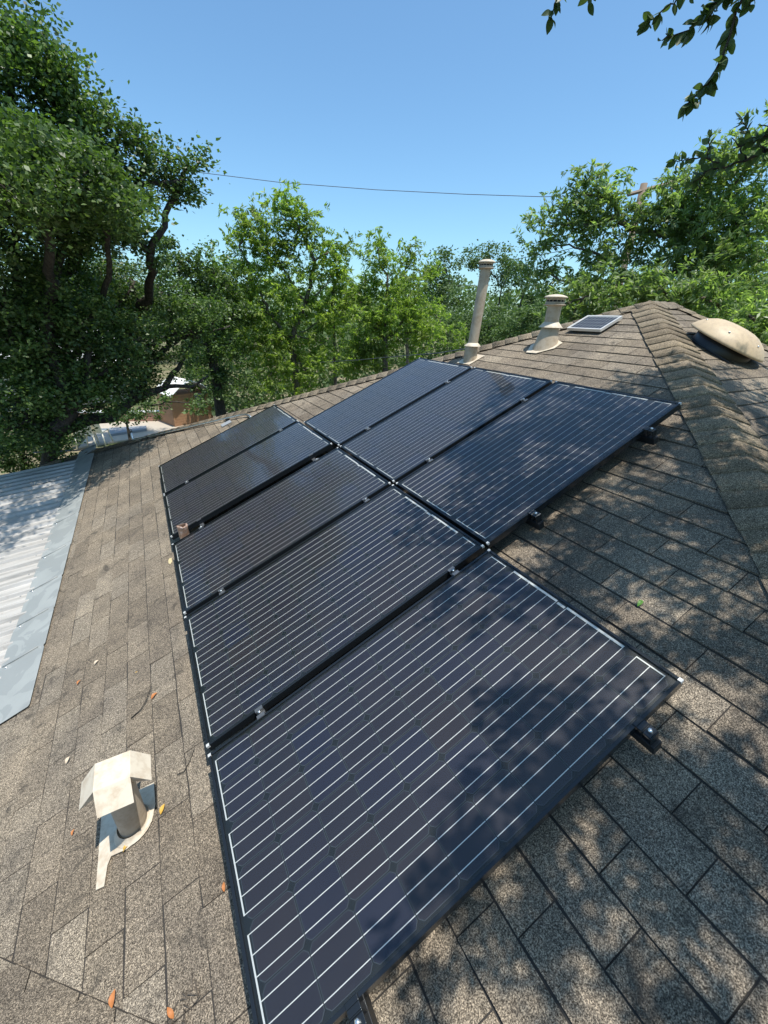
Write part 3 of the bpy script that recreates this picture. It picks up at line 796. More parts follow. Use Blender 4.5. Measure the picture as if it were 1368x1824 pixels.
def bez(a, b, bend, n=6):
    a = np.array(a, float); b = np.array(b, float); mid = (a+b)/2+bend
    return [(1-k)**2*a+2*k*(1-k)*mid+k*k*b for k in np.linspace(0, 1, n)]
def tree(name, label, cat, base, fork, blobs, style, dens, mat, bark, tr=.22, clump=.28, group=None, leafL=.07, leafW=.04, extra=None, reject=None):
    """blobs: (world centre, radius); crown = clumps of leaves through the blobs"""
    root = empty(name, base, label=label, cat=cat, group=group); B = np.array(base, float)
    tb = MB(); fork = np.array(fork, float)
    pts = bez(B, fork, RNG.normal(0, .12, 3)*np.array([1, 1, 0]), 7)
    tb.tube([p-B for p in pts], [tr*(1.25-.6*i/6) if i else tr*1.5 for i in range(7)], 10)
    tb.build('trunk', M[bark], root)
    br = MB(); twg = MB(); c_all = []
    cs = [fork]+[np.array(c, float) for c, r in blobs]; order = sorted(range(1, len(cs)), key=lambda i: np.linalg.norm(cs[i]-fork))
    par = {}; cost = {0: 0.}; done = [0]
    for i in order:
        j = min(done, key=lambda k: np.linalg.norm(cs[k]-cs[i])*1.25+cost[k]*.75)
        par[i] = j; cost[i] = cost[j]+np.linalg.norm(cs[j]-cs[i]); done.append(i)
    nd = {i: 1 for i in order}
    for i in reversed(order):
        if par[i]: nd[par[i]] += nd[i]
    rad = lambda i: min(tr*.75, .013*math.sqrt(nd[i])*(1+tr*3)) if i else tr*.75
    for i in order:
        c = cs[i]; r = blobs[i-1][1]; p0 = cs[par[i]]; d = np.linalg.norm(c-p0)
        path = bez(p0, c, RNG.normal(0, .09, 3)*d, 8)
        for k in range(1, 7): path[k] = path[k]+RNG.normal(0, .022, 3)*min(d, 2)
        r1 = rad(i)*.8; r0 = min(rad(par[i]), rad(i)*1.25) if par[i] else rad(i)*1.2
        br.tube([p-B for p in path], list(np.linspace(r0, r1, 8)), 6)
        nc = max(4, int(1.7*dens[0]*r*r/clump**2))
        u = unit(nc)*(RNG.uniform(.05, 1, nc)**.42)[:, None]*r*np.array([1, 1, .88])
        u *= (1+.28*np.sin(u[:, 0]*5/r+c[0]*3)*np.cos(u[:, 2]*4/r+c[1]))[:, None]
        cc = c+u
        for j in range(0, nc, 2):
            s_ = path[int(RNG.integers(4, 8))]
            mid = (s_+cc[j])/2+RNG.normal(0, .08, 3)*r
            twg.tube([s_-B, mid-B, cc[j]-B], [.008, .005, .002], 3, cap=False)
        c_all.append(cc)
    cc = np.concatenate(c_all)
    if reject is not None: cc = cc[~reject(cc)]
    nl = int(dens[1]*LEAFK); n = len(cc)*nl
    size = RNG.uniform(.6, 1.25, len(cc))
    base_i = np.repeat(np.arange(len(cc)), nl)
    off = RNG.normal(size=(n, 3))*clump*.42*size[base_i][:, None]*np.array([1, 1, .62])
    if style == 'ash':                             # leaflets in drooping fans along short shoots
        nsh = 7; sh_id = RNG.integers(0, nsh, n)
        shp = RNG.normal(size=(len(cc), nsh, 3))*clump*.48*np.array([1, 1, .8])
        sd_ = unit(len(cc)*nsh).reshape(len(cc), nsh, 3); sd_[..., 2] = np.abs(sd_[..., 2])*.8-.25
        b0 = shp[base_i, sh_id]; d0 = sd_[base_i, sh_id]
        al = RNG.uniform(0, 1, n)[:, None]*clump*.75
        off = b0+d0*al; side = np.cross(d0, unit(len(cc)*nsh).reshape(len(cc), nsh, 3)[base_i, sh_id]+np.array([0, 0, .35])); side /= np.linalg.norm(side, axis=1)[:, None]+1e-6
        D = d0*.8+side*np.where(RNG.uniform(size=n) > .5, 1, -1)[:, None]*.8+RNG.normal(0, .30, (n, 3))+np.array([0, 0, -.30])
        Nn = np.array([.05, -.25, .55])+unit(n)
    else:
        D = unit(n)+off/(clump+1e-6)*.8; D[:, 2] *= .6
        Nn = np.array([0, 0, .75])+unit(n)
    L = leafL*RNG.uniform(.65, 1.25, n); Wd = leafW*RNG.uniform(.7, 1.2, n)
    me = leaves_mesh('crown', cc[base_i]+off-B, D, Nn, L, Wd, M[mat])
    link('crown', me, root, kind='stuff')
    br.build('limb', M[bark], root); twg.build('twig', M[bark], root, kind='stuff')
    return root
def PB(lst, d0=None):
    r = []
    for it in lst:
        px, py, rp = it[0], it[1], it[2]; d = it[3] if len(it) > 3 else d0
        r.append((sight(px, py, d), rp*d/F_PX*.92))
    return r
# big live oak on the left, overhanging the roof corner
oakb = PB([(15,90,55),(45,50,30),(70,120,60),(110,95,30),(15,190,85),(95,190,70),(135,170,35),(40,290,90),(130,265,60),(150,210,30),(185,260,45),(215,235,30),(205,300,50),(245,255,28),(262,300,42),
  (300,285,28),(330,300,22),(350,335,18),(318,345,20),(355,290,14),(30,390,90),(120,360,70),(190,350,40),(240,345,28),(110,440,60),(170,420,40),(215,400,28),(245,425,30),(268,450,22)], 8.6)
oakb += PB([(40,480,90),(120,520,75),(20,570,80),(90,610,80),(180,560,60),(200,620,70),(250,560,50),(40,680,80),(130,690,60),(230,680,45),(20,760,60),(265,690,35),(110,775,35),(290,640,40),(255,620,45),(180,480,40),(230,495,35),(340,560,40),(370,590,35),(330,590,30),(345,540,30),(390,560,25),(290,520,40)], 9.9)
oakb += PB([(-80,200,110),(-90,400,120),(-90,600,110),(-100,760,80)], 9.2)
oakb += PB([(150,330,60),(90,300,60),(60,360,60)], 7.2)
oakb += PB([(180,540,45),(140,580,45),(250,600,35),(150,690,40),(215,690,30),(240,650,35),(60,660,60),(200,730,26),(20,600,60),(90,620,55),(30,700,60),(110,690,50),(50,750,42),(10,765,36),(130,730,38),(95,765,28),(180,700,32),(10,520,60),(90,540,50),(160,620,45),(210,650,35)], 8.4)
oakb += [(np.array(c_), r_) for c_, r_ in (((.2,6.6,2.9),.5),((-.2,6.1,3.0),.55),((.3,7.4,3.1),.45),((-.6,6.8,3.3),.6),((-1.1,6.6,3.0),.6),((-1.6,4.9,3.1),.5),((-2.6,4.8,3.0),.7),((-1.1,5.6,3.0),.5),((-1.5,5.3,3.2),.6),((-2.3,5.5,3.0),.7),((-3.2,5.3,3.0),.8),((-4.2,5.6,3.0),.8),((-.4,6.5,2.9),.45),((-.9,6.0,2.9),.5),((0,7.1,3.0),.4),((-.7,7.6,3.0),.5),((-1.6,6.3,3.3),.7),((-2.6,6.5,3.1),.8),((-3.6,6.6,3.0),.8),((-4.6,6.9,3.0),.8),((-2.0,7.3,3.6),.8),((-3.2,7.6,3.5),.9),((-.9,7.0,3.3),.5))]
oak = tree('live_oak', 'large dark live oak filling the left side, its limbs over the roof corner', 'oak tree', (-3.0, 10.6, GZ), sight(95, 770, 9.9), oakb, 'oak', (2.0, 46), 'oakleaf', 'bark', .17, .27, leafL=.066, leafW=.042)
lm = MB(); B = np.array([-3.0, 10.6, GZ])
for pts_, r0, r1 in (
    ([(95,770,9.9),(150,752,9.7),(200,740,9.6),(245,708,9.7),(290,690,9.8),(318,655,10),(350,600,10.2),(370,550,10.3)], .13, .012),
    ([(230,716,9.7),(260,665,9.8),(300,615,10),(305,560,10.1),(300,520,10.1)], .08, .02),
    ([(300,612,10),(330,602,10),(365,598,10.2),(410,580,10.3)], .05, .012),
    ([(95,770,9.9),(60,690,9.7),(40,560,9.4),(25,430,9.1),(60,330,8.9)], .11, .04),
    ([(40,560,9.4),(110,500,9.2),(170,400,8.9),(240,330,8.6),(330,320,8.4)], .10, .02),
    ([(0,285,8.6),(30,282,8.7),(80,300,8.8),(180,330,8.7),(240,330,8.6)], .09, .02),
    ([(60,690,9.7),(120,640,9.7),(190,580,9.7),(240,500,9.6)], .09, .02),
    ([(290,690,9.8),(340,690,9.9),(370,670,10.1)], .05, .015)):
    P_ = [sight(*q)-B for q in pts_]
    # resample with wobble
    Q = []
    for i in range(len(P_)-1):
        for k in range(4): Q.append(P_[i]+(P_[i+1]-P_[i])*k/4+RNG.normal(0, .018, 3))
    Q.append(P_[-1]); lm.tube(Q, list(np.linspace(r0, r1, len(Q))), 9)
lm.build('limb', M['bark'], oak)
# second oak between the big one and the ash trees
tree('live_oak', 'smaller twiggy oak right of the big live oak, in front of the cedar shed', 'oak tree', tuple(sight(385, 700, 12.5)*np.array([1,1,0])+np.array([0,0,GZ])), sight(375, 620, 12.2),
     PB([(310,470,38),(350,470,42),(385,480,35),(330,520,50),(380,545,50),(300,560,45),(350,600,55),(400,620,45),(395,680,35),(420,560,40),(375,655,35),(440,690,28)], 12.2), 'oak', (1.9, 52), 'oakleaf', 'bark', .16, .30, leafL=.085, leafW=.05)
# ash trees in the middle
def gbase(px, py, d):
    p = sight(px, py, d); return (p[0], p[1], GZ)
tree('ash_tree', 'tallest yellow green ash tree in the middle with a pointed top', 'ash tree', gbase(545, 690, 13.2), sight(520, 600, 13),
     PB([(505,345,20),(500,385,30),(530,400,30),(465,390,26),(440,410,26),(425,440,30),(470,440,30),(545,395,18),(405,480,30),(545,430,22),(505,480,42),(560,465,26),(450,500,45),(585,450,18),(590,490,25),(420,540,45),(480,560,50),(545,540,45),(590,560,32),(450,610,45),(520,620,50),(580,610,40),(480,670,40),(550,670,40)], 13), 'ash', (2.5, 64), 'ashleaf', 'bark2', .13, .34, leafL=.125, leafW=.036)
tree('ash_tree', 'slender ash shoot with a narrow tuft of leaves standing against the sky', 'ash tree', gbase(596, 690, 13.6), sight(592, 520, 13.6),
     PB([(612,440,15),(606,460,18),(600,500,24),(620,520,25),(610,560,30)], 13.6), 'ash', (2.8, 56), 'ashleaf', 'bark2', .06, .30, leafL=.125, leafW=.036)
tree('ash_tree', 'bushy ash tree right of centre, reaching down to the roof ridge', 'ash tree', gbase(690, 660, 12.6), sight(685, 600, 12.4),
     PB([(672,438,12),(676,465,20),(690,490,30),(650,500,22),(640,530,30),(690,540,42),(730,520,28),(725,560,36),(660,580,40),(700,600,42),(745,590,30),(640,620,36),(680,640,30),(735,625,22),(760,600,20),(620,650,30)], 12.4), 'ash', (2.5, 60), 'ashleaf', 'bark2', .11, .32, leafL=.12, leafW=.035)
tree('ash_tree', 'thin open ash sapling with sparse yellow tufts left of the tall vent pipe', 'ash tree', gbase(742, 640, 16), sight(725, 540, 16),
     PB([(740,448,16),(725,470,14),(715,500,22),(752,495,18),(768,480,14),(775,560,34),(740,560,30),(800,600,30)], 16), 'ash', (1.5, 50), 'ashleaf', 'bark2', .07, .34, leafL=.13, leafW=.04)
# oaks far behind the vent pipes
for nm, bl, bx_, fx, lab in (
  ('far_oak', [(790,470,26),(800,500,30),(775,520,30),(820,530,22),(780,560,40),(765,490,18)], (800,640,27), (800,560,27), 'distant grey green oak left of the tall vent pipe'),
  ('far_oak', [(850,460,22),(880,455,24),(830,465,18),(900,470,16),(868,480,18),(905,490,14),(893,515,14)], (895,640,30), (890,560,30), 'distant open oak with dark crooked limbs behind the tall pipe cap'),
  ('far_oak', [(925,465,24),(915,490,18),(945,480,22),(940,505,20),(955,530,25)], (930,640,28), (925,560,28), 'distant oak between the two roof vents'),
  ('far_bush', [(830,575,40),(860,600,35),(800,590,30),(880,575,30)], (850,650,20), (850,610,20), 'rounded green bush tree beside the base of the tall vent pipe'),
  ('far_bush', [(930,575,38),(905,600,30),(955,560,28),(985,590,30),(960,600,25)], (930,650,19), (930,610,19), 'rounded green bush tree behind the short flue')):
    d = bx_[2]
    tree(nm, lab, 'tree', gbase(*bx_), sight(*fx), PB(bl, d), 'oak', (1.9, 44), 'farleaf', 'bark', .16, .42 if d < 24 else .55, leafL=.11 if d < 24 else .15, leafW=.07 if d < 24 else .10, group='trees beyond the roof ridge')
# pecan on the right
tree('pecan_tree', 'tall feathery pecan tree on the right behind the roof peak', 'pecan tree', gbase(1290, 600, 12.5), sight(1285, 480, 12.4),
     PB([(1062,320,22),(1040,345,28),(1000,375,28),(975,395,22),(1070,350,28),(1020,400,34),(985,440,26),(1060,400,34),(1098,352,20),(1100,385,28),(1130,408,30),(1060,450,30),(1110,440,36),(1180,375,26),(1195,335,20),(1180,420,42),(1215,370,36),(1240,330,34),(1265,300,30),(1245,410,45),(1300,340,45),(1340,290,40),(1368,250,35),(1310,410,50),(1365,370,55),(1368,460,60),(1300,490,55),(1230,480,50),(1160,490,45),(1100,500,36),(1040,500,34),(995,500,28),(960,480,20)], 12.2), 'ash', (2.3, 60), 'pecanleaf', 'bark2', .17, .36, leafL=.135, leafW=.038)
tree('pecan_tree', 'lower bright green tree just behind the roof peak and attic fan', 'pecan tree', gbase(1200, 620, 10.5), sight(1190, 560, 10.4),
     PB([(1000,545,26),(1040,530,32),(1090,520,32),(1140,515,32),(1190,520,34),(1240,530,38),(1290,550,42),(1345,570,45),(1368,620,35),(1075,550,26),(1015,570,22),(1400,560,50)], 10.4), 'ash', (2.8, 56), 'pecanleaf', 'bark2', .11, .32, leafL=.13, leafW=.036)
# juniper far left
tree('juniper_tree', 'soft green juniper behind the big oak on the left', 'juniper', gbase(60, 700, 20), sight(120, 560, 20),
     PB([(170,510,45),(220,500,45),(250,530,40),(130,540,45),(200,560,50),(100,500,40)], 20), 'oak', (2.4, 60), 'junleaf', 'bark', .16, .4, leafL=.10, leafW=.035)
tree('garden_bush', 'dark leafy bush under the big oak beyond the metal patio cover', 'bush', gbase(40, 830, 12.5), sight(40, 810, 12.5),
     PB([(10,800,30),(50,795,32),(85,780,28),(110,765,24),(20,830,24),(60,825,20),(95,808,15),(-30,810,40)], 12.5), 'oak', (2.2, 46), 'oakleaf', 'bark', .06, .27, leafL=.075, leafW=.045)
tree('garden_bush', 'loose green bush between the patio and the cedar shed', 'bush', gbase(225, 770, 16), sight(225, 750, 16),
     PB([(215,735,20),(245,728,20),(270,722,20),(295,715,18),(200,745,14),(350,720,16),(375,715,18)], 16), 'oak', (1.6, 40), 'oakleaf', 'bark', .05, .27, leafL=.085, leafW=.05)
# tree line in the distance that closes the horizon
def wood(name, d, x0, x1, y0, y1, n, size, mat, seed):
    pts = []
    for i in range(n):
        px = RNG.uniform(x0, x1); top = y0+12*sin(px*.021+seed)+9*sin(px*.057+2*seed); py = RNG.uniform(top, y1)
        pts.append(sight(px, py, d*RNG.uniform(.9, 1.15)))
    pts = np.array(pts); D = unit(n); Nn = unit(n)+np.array([0, 0, .8])
    me = leaves_mesh(name, pts, D, Nn, size*RNG.uniform(.6, 1.3, n), size*.7*RNG.uniform(.6, 1.2, n), M[mat])
    return link(name, me, kind='stuff')
tag(wood('far_wood', 55, -500, 1900, 512, 600, 42000, .55, 'farleaf', 1.), 'far belt of hazy green trees closing the horizon', 'trees')
tag(wood('hedge_wood', 24, 330, 1500, 560, 740, 42000, .24, 'farleaf', 2.), 'undergrowth and bushes filling the space behind the ash trees', 'bushes')

# overhanging live oak behind the camera: throws the dappled shade, two sprays hang into view
ob_base = (4.6, -6.6, GZ); ov = empty('overhanging_oak', ob_base, label='near live oak overhead, only leafy twigs hang in at the top right corner', cat='oak tree')
OB = np.array(ob_base)
tb = MB(); fork = np.array([4.0, -5.2, 1.8])
tb.tube([p-OB for p in bez(OB, fork, np.array([-.2, .1, 0]), 7)], [.42, .33, .30, .28, .27, .25, .23], 12); tb.build('trunk', M['bark'], ov)
def shade_density(X, Y):
    # wanted leaf shade over the roof plan, falling off to the sunny left
    if X > Y+KN: # near face
        e = X-Y-KN
        if Y > 1.5: return 0
        return 1.0-max(0, e-.35-max(0, .7-Y))*1.6
    lim = np.interp(Y, [-1.5, -.2, .12, .35, .9, 1.3, 1.8, 2.3, 2.7, 3.0], [.1, .25, .5, 1.40, 1.15, 1.2, 1.5, 2.2, 3.2, 9.])
    if Y > np.interp(X, [1.2, 2.0, 2.7, 3.4, 3.75, 4.0], [9., 2.75, 2.4, 1.95, 1.4, -9.]): return 0
    return min(1, max(0, (X-lim)/.45))
cl = []
for _ in range(2200):
    X = RNG.uniform(-.3, 5.2); Y = RNG.uniform(-3.2, 3.1)
    dsn = shade_density(X, Y)
    if RNG.uniform() > dsn: continue
    g_ = sin(X*5.1+1.3*sin(Y*4.3))*sin(Y*4.7+1.7*sin(X*3.1+1))+.35*sin(X*11+Y*7)
    if g_ < -.25: continue
    z = zm(X) if X < Y+KN else zn(Y)
    h = RNG.uniform(2.6, 3.8); c0 = np.array([X, Y, z])+SUN_DIR*h/SUN_DIR[2]
    a_ = RNG.uniform(0, 2*pi); dv = np.array([cos(a_), sin(a_), RNG.normal(0, .25)])
    for k in range(8):                              # one leafy twig
        cl.append(c0+dv*(k-3.5)*.06+RNG.normal(0, .028, 3))
cl = np.array(cl)
xs, ys, dd = project(cl)
vis = (dd > 0) & (xs > -120) & (xs < 1480) & (ys > -140) & (ys < 1900)
cl = cl[~vis]
# wider crown outside the shaded target, behind the camera
wide = []
while len(wide) < 2600:
    c_ = np.array([RNG.uniform(0.5, 9), RNG.uniform(-9, -3.4), RNG.uniform(3.5, 7)])
    if ((c_[0]-4.8)/4.5)**2+((c_[1]+5)/4)**2+((c_[2]-4.6)/2.4)**2 < 1: wide.append(c_)
wide = np.array(wide)
print('canopy clumps', len(cl))
allc = np.concatenate([cl, wide]); nl = 16; n = len(allc)*nl; bi = np.repeat(np.arange(len(allc)), nl)
off = RNG.normal(size=(n, 3))*.030; off[bi >= len(cl)] *= 5
sizeL = np.where(bi >= len(cl), .10, .052)
me = leaves_mesh('crown', allc[bi]+off-OB, unit(n), np.array([0, 0, .9])+unit(n), sizeL*RNG.uniform(.7, 1.2, n), sizeL*.52*RNG.uniform(.8, 1.2, n), M['oakleaf'])
link('crown', me, ov, kind='stuff')
lb = MB(); tips = []
for tgt in ((1.6,-2.4,4.6),(3.0,-.8,5.0),(4.6,-.2,5.3),(5.4,.6,5.6),(2.2,-3.0,5.2),(6.5,-3,5.4)):
    P_ = bez(fork, tgt, np.array([0, 0, .7]), 8); P_ = [p_+RNG.normal(0, .05, 3) if 0 < i < 7 else p_ for i, p_ in enumerate(P_)]
    lb.tube([p_-OB for p_ in P_], list(np.linspace(.13, .03, 8)), 8); tips.append(P_)
lb.build('limb', M['bark'], ov)
allp = np.array([p_ for P_ in tips for p_ in P_[2:]])
tg = MB()
for c_ in cl[::8]:
    a_ = allp[np.argmin(((allp-c_)**2).sum(1))]; mid = (a_+c_)/2+RNG.normal(0, .06, 3)
    seg = project(np.array([mid, c_]))
    tg.tube([a_-OB, mid-OB, c_-OB], [.009, .006, .003], 3, cap=False)
tg.build('twig', M['bark'], ov, kind='stuff')
# the sprays in view: twig paths with individual leaves
near_leaves = [leaf_mesh(1, .60, .25, .06, 6, M['nearleaf'], 'leaf'), leaf_mesh(1, .68, .15, -.05, 6, M['nearleaf'], 'leaf'), leaf_mesh(1, .54, .35, .1, 6, M['nearleaf'], 'leaf')]
def spray(path, r0, n, ls, droop=0.3, start=0.0, side_twigs=0):
    P_ = [np.array(sight(*q_)) for q_ in path]; Q = []
    for i in range(len(P_)-1):
        for k in range(4): Q.append(P_[i]+(P_[i+1]-P_[i])*k/4+RNG.normal(0, .004, 3))
    Q.append(P_[-1]); MB().tube([q_-OB for q_ in Q], list(np.linspace(r0, .0018, len(Q))), 6).build('twig', M['bark'], ov)
    Q = np.array(Q)
    n = int(n*1.5)
    for k in range(n):
        f_ = start+(1-start)*(k+.5+RNG.uniform(-.4, .4))/n; f_ = min(.999, max(0, f_))*(len(Q)-1); i = int(f_)
        p_ = Q[i]+(Q[min(i+1, len(Q)-1)]-Q[i])*(f_-i); t_ = Q[min(i+1, len(Q)-1)]-Q[i]; t_ /= np.linalg.norm(t_)+1e-9
        rnd_ = RNG.normal(size=3); rnd_ -= t_*(rnd_@t_); rnd_ /= np.linalg.norm(rnd_)
        if side_twigs and RNG.uniform() < side_twigs:
            e_ = p_+rnd_*RNG.uniform(.02, .05); MB().tube([p_-OB, e_-OB], [.0015, .001], 4, cap=False).build('twig', M['bark'], ov); p_ = e_
        d_ = t_*RNG.uniform(.2, .8)+rnd_*.8+np.array([0, 0, -droop]); d_ /= np.linalg.norm(d_)
        nn = RNG.normal(size=3)*.6+UP*.2-FW*.8; nn -= d_*(nn@d_); nn /= np.linalg.norm(nn); s_ = np.cross(nn, d_)
        sc = ls*LSK*RNG.uniform(.6, 1.05)
        lx_, ly_, _ = project(p_)
        if not (-40 < lx_ < 1420 and -50 < ly_ < 1900) or len(NLEAF) >= 300: continue
        NLEAF.append(1)
        o = link('leaf', near_leaves[int(RNG.integers(0, 3))], ov)
        o.matrix_basis = Matrix(((d_[0]*sc, s_[0]*sc, nn[0]*sc, p_[0]-OB[0]), (d_[1]*sc, s_[1]*sc, nn[1]*sc, p_[1]-OB[1]), (d_[2]*sc, s_[2]*sc, nn[2]*sc, p_[2]-OB[2]), (0, 0, 0, 1)))
dS = 2.25
LSK = .90; NLEAF = []
spray([(1345,-60,dS),(1320,0,dS),(1295,80,dS-.05),(1265,140,dS-.1),(1240,172,dS-.12),(1220,190,dS-.15)], .0045, 42, .050, .3)
spray([(1320,-40,dS),(1290,-5,dS),(1250,30,dS),(1215,60,dS),(1180,72,dS)], .0035, 26, .048, .3)
spray([(1260,-60,dS),(1230,-20,dS),(1190,10,dS),(1160,35,dS),(1148,52,dS)], .003, 17, .045, .3)
spray([(1010,-60,dS),(1000,-30,dS),(990,5,dS),(980,38,dS)], .003, 12, .045, .35)
spray([(1060,-60,dS),(1055,-30,dS),(1048,5,dS)], .0025, 8, .045, .35)
spray([(1368,-60,dS),(1350,-20,dS),(1335,10,dS)], .003, 12, .045, .3)
spray([(1310,-60,dS),(1300,-20,dS),(1270,20,dS),(1262,40,dS)], .003, 16, .048, .4)
d2 = 3.0
spray([(1460,235,d2),(1400,258,d2),(1368,268,d2),(1330,285,d2),(1290,298,d2),(1255,305,d2),(1235,325,d2)], .009, 26, .055, .1, .25)
spray([(1290,298,d2),(1265,283,d2),(1240,283,d2),(1215,286,d2),(1198,290,d2)], .004, 14, .052, 0)
spray([(1262,282,d2),(1262,262,d2),(1268,240,d2)], .003, 6, .045, -.3)
spray([(1368,268,d2),(1345,250,d2),(1330,232,d2),(1322,212,d2)], .005, 14, .05, -.3, .1)
spray([(1400,258,d2),(1368,240,d2),(1340,252,d2),(1315,262,d2),(1300,270,d2)], .005, 22, .048, -.1, .1)
spray([(1330,285,d2),(1318,262,d2),(1303,245,d2)], .004, 10, .045, -.2, .1)
spray([(1420,250,d2),(1390,230,d2),(1368,226,d2),(1350,222,d2)], .005, 16, .048, -.1, .1)
spray([(1255,305,d2),(1248,330,d2),(1240,352,d2)], .004, 8, .05, .5)

# ------------------------------------------------------------------ wires and pole
pw = sight(1142, 350, 24); pole = empty('utility_pole', (pw[0], pw[1], GZ), label='wooden utility pole with a crossarm poking above the right hand tree', cat='utility pole')
ptop = sight(1145, 326, 24)
MB().tube([(0, 0, 0), (0, 0, ptop[2]-GZ)], [.16, .13], 12).build('post', M['polewood'], pole)
a1 = sight(1118, 347, 23.6)-np.array([pw[0], pw[1], GZ]); a2 = sight(1215, 320, 25.0)-np.array([pw[0], pw[1], GZ])
MB().tube([a1, a2], .07, 4, smooth=False).build('crossarm', M['polewood'], pole)
def wire(pts, r, label):
    P_ = [np.array(sight(*q_)) for q_ in pts]; B_ = P_[0]; Q = []
    k_ = len(P_)
    for i in range(k_-1):
        for j in range(8): Q.append(P_[i]+(P_[i+1]-P_[i])*j/8)
    Q.append(P_[-1])
    o = MB().tube([q_-B_ for q_ in Q], r, 6).build('power_line', M['wire'], label=label, cat='power line', group='overhead wires'); o.location = B_
wire([(-300,215,34),(0,262,31),(370,309,28),(500,325,27.2),(670,338,26.2),(830,346,25.4),(970,350.5,24.8),(1125,345,24)], .014, 'dark overhead cable crossing the open sky above the middle trees')
wire([(832,621,5.62),(780,629,6.6),(727,633,7.8),(640,641,10.5),(500,650,15)], .007, 'thin service cable reaching the roof ridge at the foot of the tall vent pipe')
wire([(560,503,40),(760,509,40),(880,509,40),(1100,500,40)], .018, 'faint distant cable behind the tall vent pipe')
wire([(900,465,32),(1000,447,30),(1060,432,29),(1215,400,28)], .018, 'faint cable running into the right hand tree')
wire([(60,806,11.5),(130,803,11),(230,794,10.4)], .012, 'low dark cable beyond the far corner of the roof')

# ------------------------------------------------------------------ back yard seen past the roof corner
def ground_pt(px, py):
    v = RT*(px-CX)/F_PX-UP*(py-CY)/F_PX+FW; k = (GZ-CAM[2])/v[2]; return CAM+v*k
shd = empty('garden_shed', tuple(ground_pt(335, 752)), (0, 0, .35), label='cedar boarded garden shed with a curved white roof, seen through the oak', cat='shed')
shd.scale = (.62, .62, .8)
for k in range(11):
    MB().box(-1.6, 1.6, -1.2, -1.17-.004*(k % 2), k*.16, k*.16+.152).build('board', M['cedar'], shd)
MB().box(-1.6, 1.6, -1.165, 1.2, 0, 1.9).build('wall', M['cedar'], shd)
MB().box(.35, 1.15, -1.20, -1.166, 1.0, 1.85).build('window', M['slate'], shd)
for sx in (-1.6, 0.1, 1.5): MB().box(sx, sx+.12, -1.25, -1.17, 0, 1.95).build('post', M['cedar'], shd)
rf = MB(); pr2 = [(-1.7+3.4*k/10, 1.92+.75*sin(pi*k/10)) for k in range(11)]
vs = [(x_, -1.7, z_) for x_, z_ in pr2]+[(x_, 1.4, z_) for x_, z_ in pr2]+[(x_, -1.7, z_-.06) for x_, z_ in pr2]
rf.add(vs, [(k, k+1, 12+k, 11+k) for k in range(10)]+[(22+k, 23+k, k+1, k) for k in range(10)], True).build('roof', M['whiteroof'], shd)
g1 = ground_pt(300, 772)
pt = MB(); gp = [ground_pt(140, 800), ground_pt(420, 752), ground_pt(420, 735), ground_pt(180, 752)]
pt.add([(a[0], a[1], GZ+.06) for a in gp]+[(a[0], a[1], GZ) for a in gp], [(0,1,2,3),(4,5,1,0),(5,6,2,1),(6,7,3,2),(7,4,0,3)]).build('patio', M['conc'], kind='structure')
gp = [ground_pt(196, 780), ground_pt(262, 770), ground_pt(262, 764), ground_pt(196, 768)]
pt = MB().add([(a[0], a[1], GZ+.16) for a in gp]+[(a[0], a[1], GZ+.061) for a in gp], [(0,1,2,3),(4,5,1,0),(5,6,2,1),(6,7,3,2),(7,4,0,3)]).build('stone_slab', M['slate'], label='flat grey stone slab lying on the pale patio', cat='slab')
gq = ground_pt(200, 752)
lw = empty('low_wall', tuple(gq), (0, 0, -.35), label='low pinkish brick wall with a white cap beyond the patio', cat='wall')
for r in range(5):
    for k in range(14): MB().box(-2.8+k*.4+(r % 2)*.2, -2.42+k*.4+(r % 2)*.2, -.1, .1, r*.10, r*.10+.088).build('brick', M['brick'], lw)
MB().box(-2.8, 3.0, -.14, .14, .5, .56).build('coping', M['whiteroof'], lw)
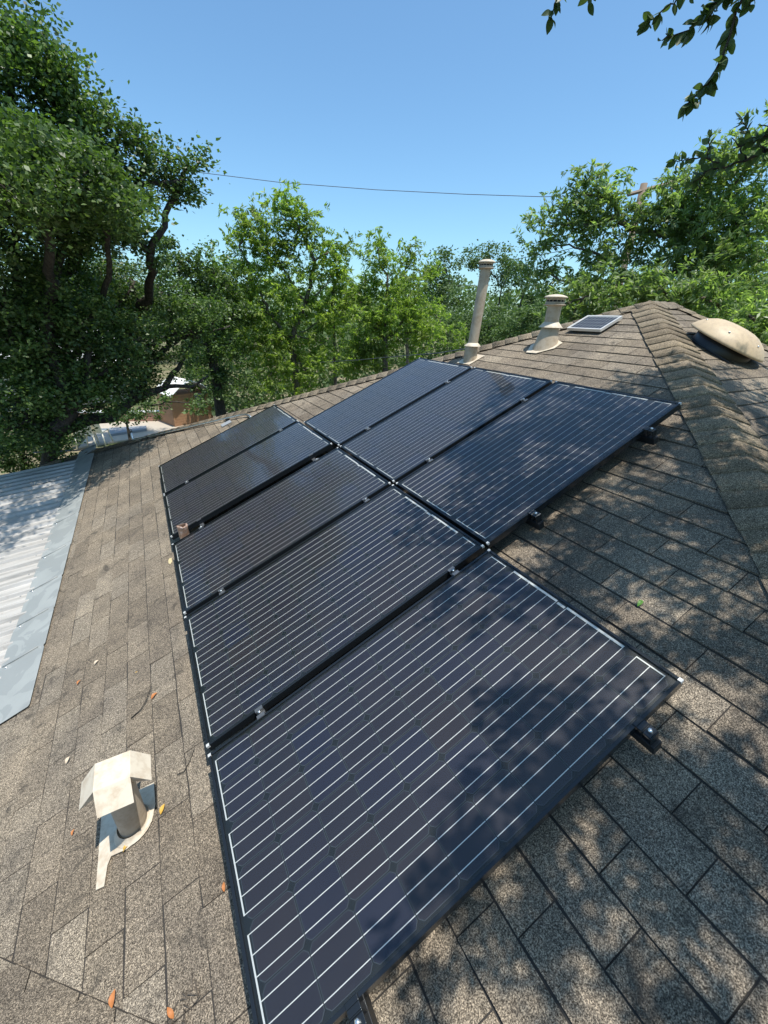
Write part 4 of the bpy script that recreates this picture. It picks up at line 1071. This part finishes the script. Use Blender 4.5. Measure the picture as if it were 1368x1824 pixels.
MB().box(-2.78, 2.98, -.085, .085, 0, .5).build('mortar', M['conc'], lw)
for i, (px, py, rz, lab) in enumerate(((158, 797, .5, 'left pale plastic garden chair beyond the roof corner'), (180, 793, .2, 'right pale plastic garden chair beyond the roof corner'))):
    c = ground_pt(px, py); ch = empty('garden_chair', (c[0], c[1], GZ+.06), (0, 0, rz+2.6), label=lab, cat='chair', group='plastic chairs on the patio')
    s = 1.25
    MB().box(-.25*s, .25*s, -.25*s, .25*s, .42*s, .45*s).build('seat', M['plastic'], ch)
    b = MB(); b.add([(-.25*s, .22*s, .45*s), (.25*s, .22*s, .45*s), (.27*s, .36*s, .95*s), (-.27*s, .36*s, .95*s), (-.25*s, .25*s, .45*s), (.25*s, .25*s, .45*s), (.27*s, .39*s, .95*s), (-.27*s, .39*s, .95*s)], [(0,1,2,3),(7,6,5,4),(0,4,5,1),(3,2,6,7),(0,3,7,4),(1,5,6,2)]).build('backrest', M['plastic'], ch)
    for sx in (-1, 1):
        for sy in (-1, 1): MB().tube([(sx*.23*s, sy*.22*s, .42*s), (sx*.27*s, sy*.27*s, 0)], .02*s, 6).build('leg', M['plastic'], ch)
# neighbour's house with a pale roof glimpsed through the leaves
nh = empty('neighbour_house', (sight(-190, 580, 34)[0], sight(-190, 580, 34)[1], sight(-190, 584, 34)[2]-4.6), (0, 0, .2), label='neighbouring house with a long pale metal roof glimpsed behind the left oak', cat='house')
MB().box(-9, 9, -4, 4, 0, 3.0).build('wall', M['wall'], nh)
MB().add([(-9.5,-4.6,3.0),(9.5,-4.6,3.0),(9.5,0,4.6),(-9.5,0,4.6),(-9.5,4.6,3.0),(9.5,4.6,3.0)], [(0,1,2,3),(3,2,5,4)]).build('roof', M['whiteroof'], nh)
for k in range(4):
    w_ = MB().box(-7.5+k*4.2, -6.1+k*4.2, -4.05, -4.0, .9, 2.2).build('window', M['slate'], nh)
    MB().box(-7.6+k*4.2, -6.0+k*4.2, -4.08, -4.04, .8, .9).build('sill', M['whiteroof'], w_)
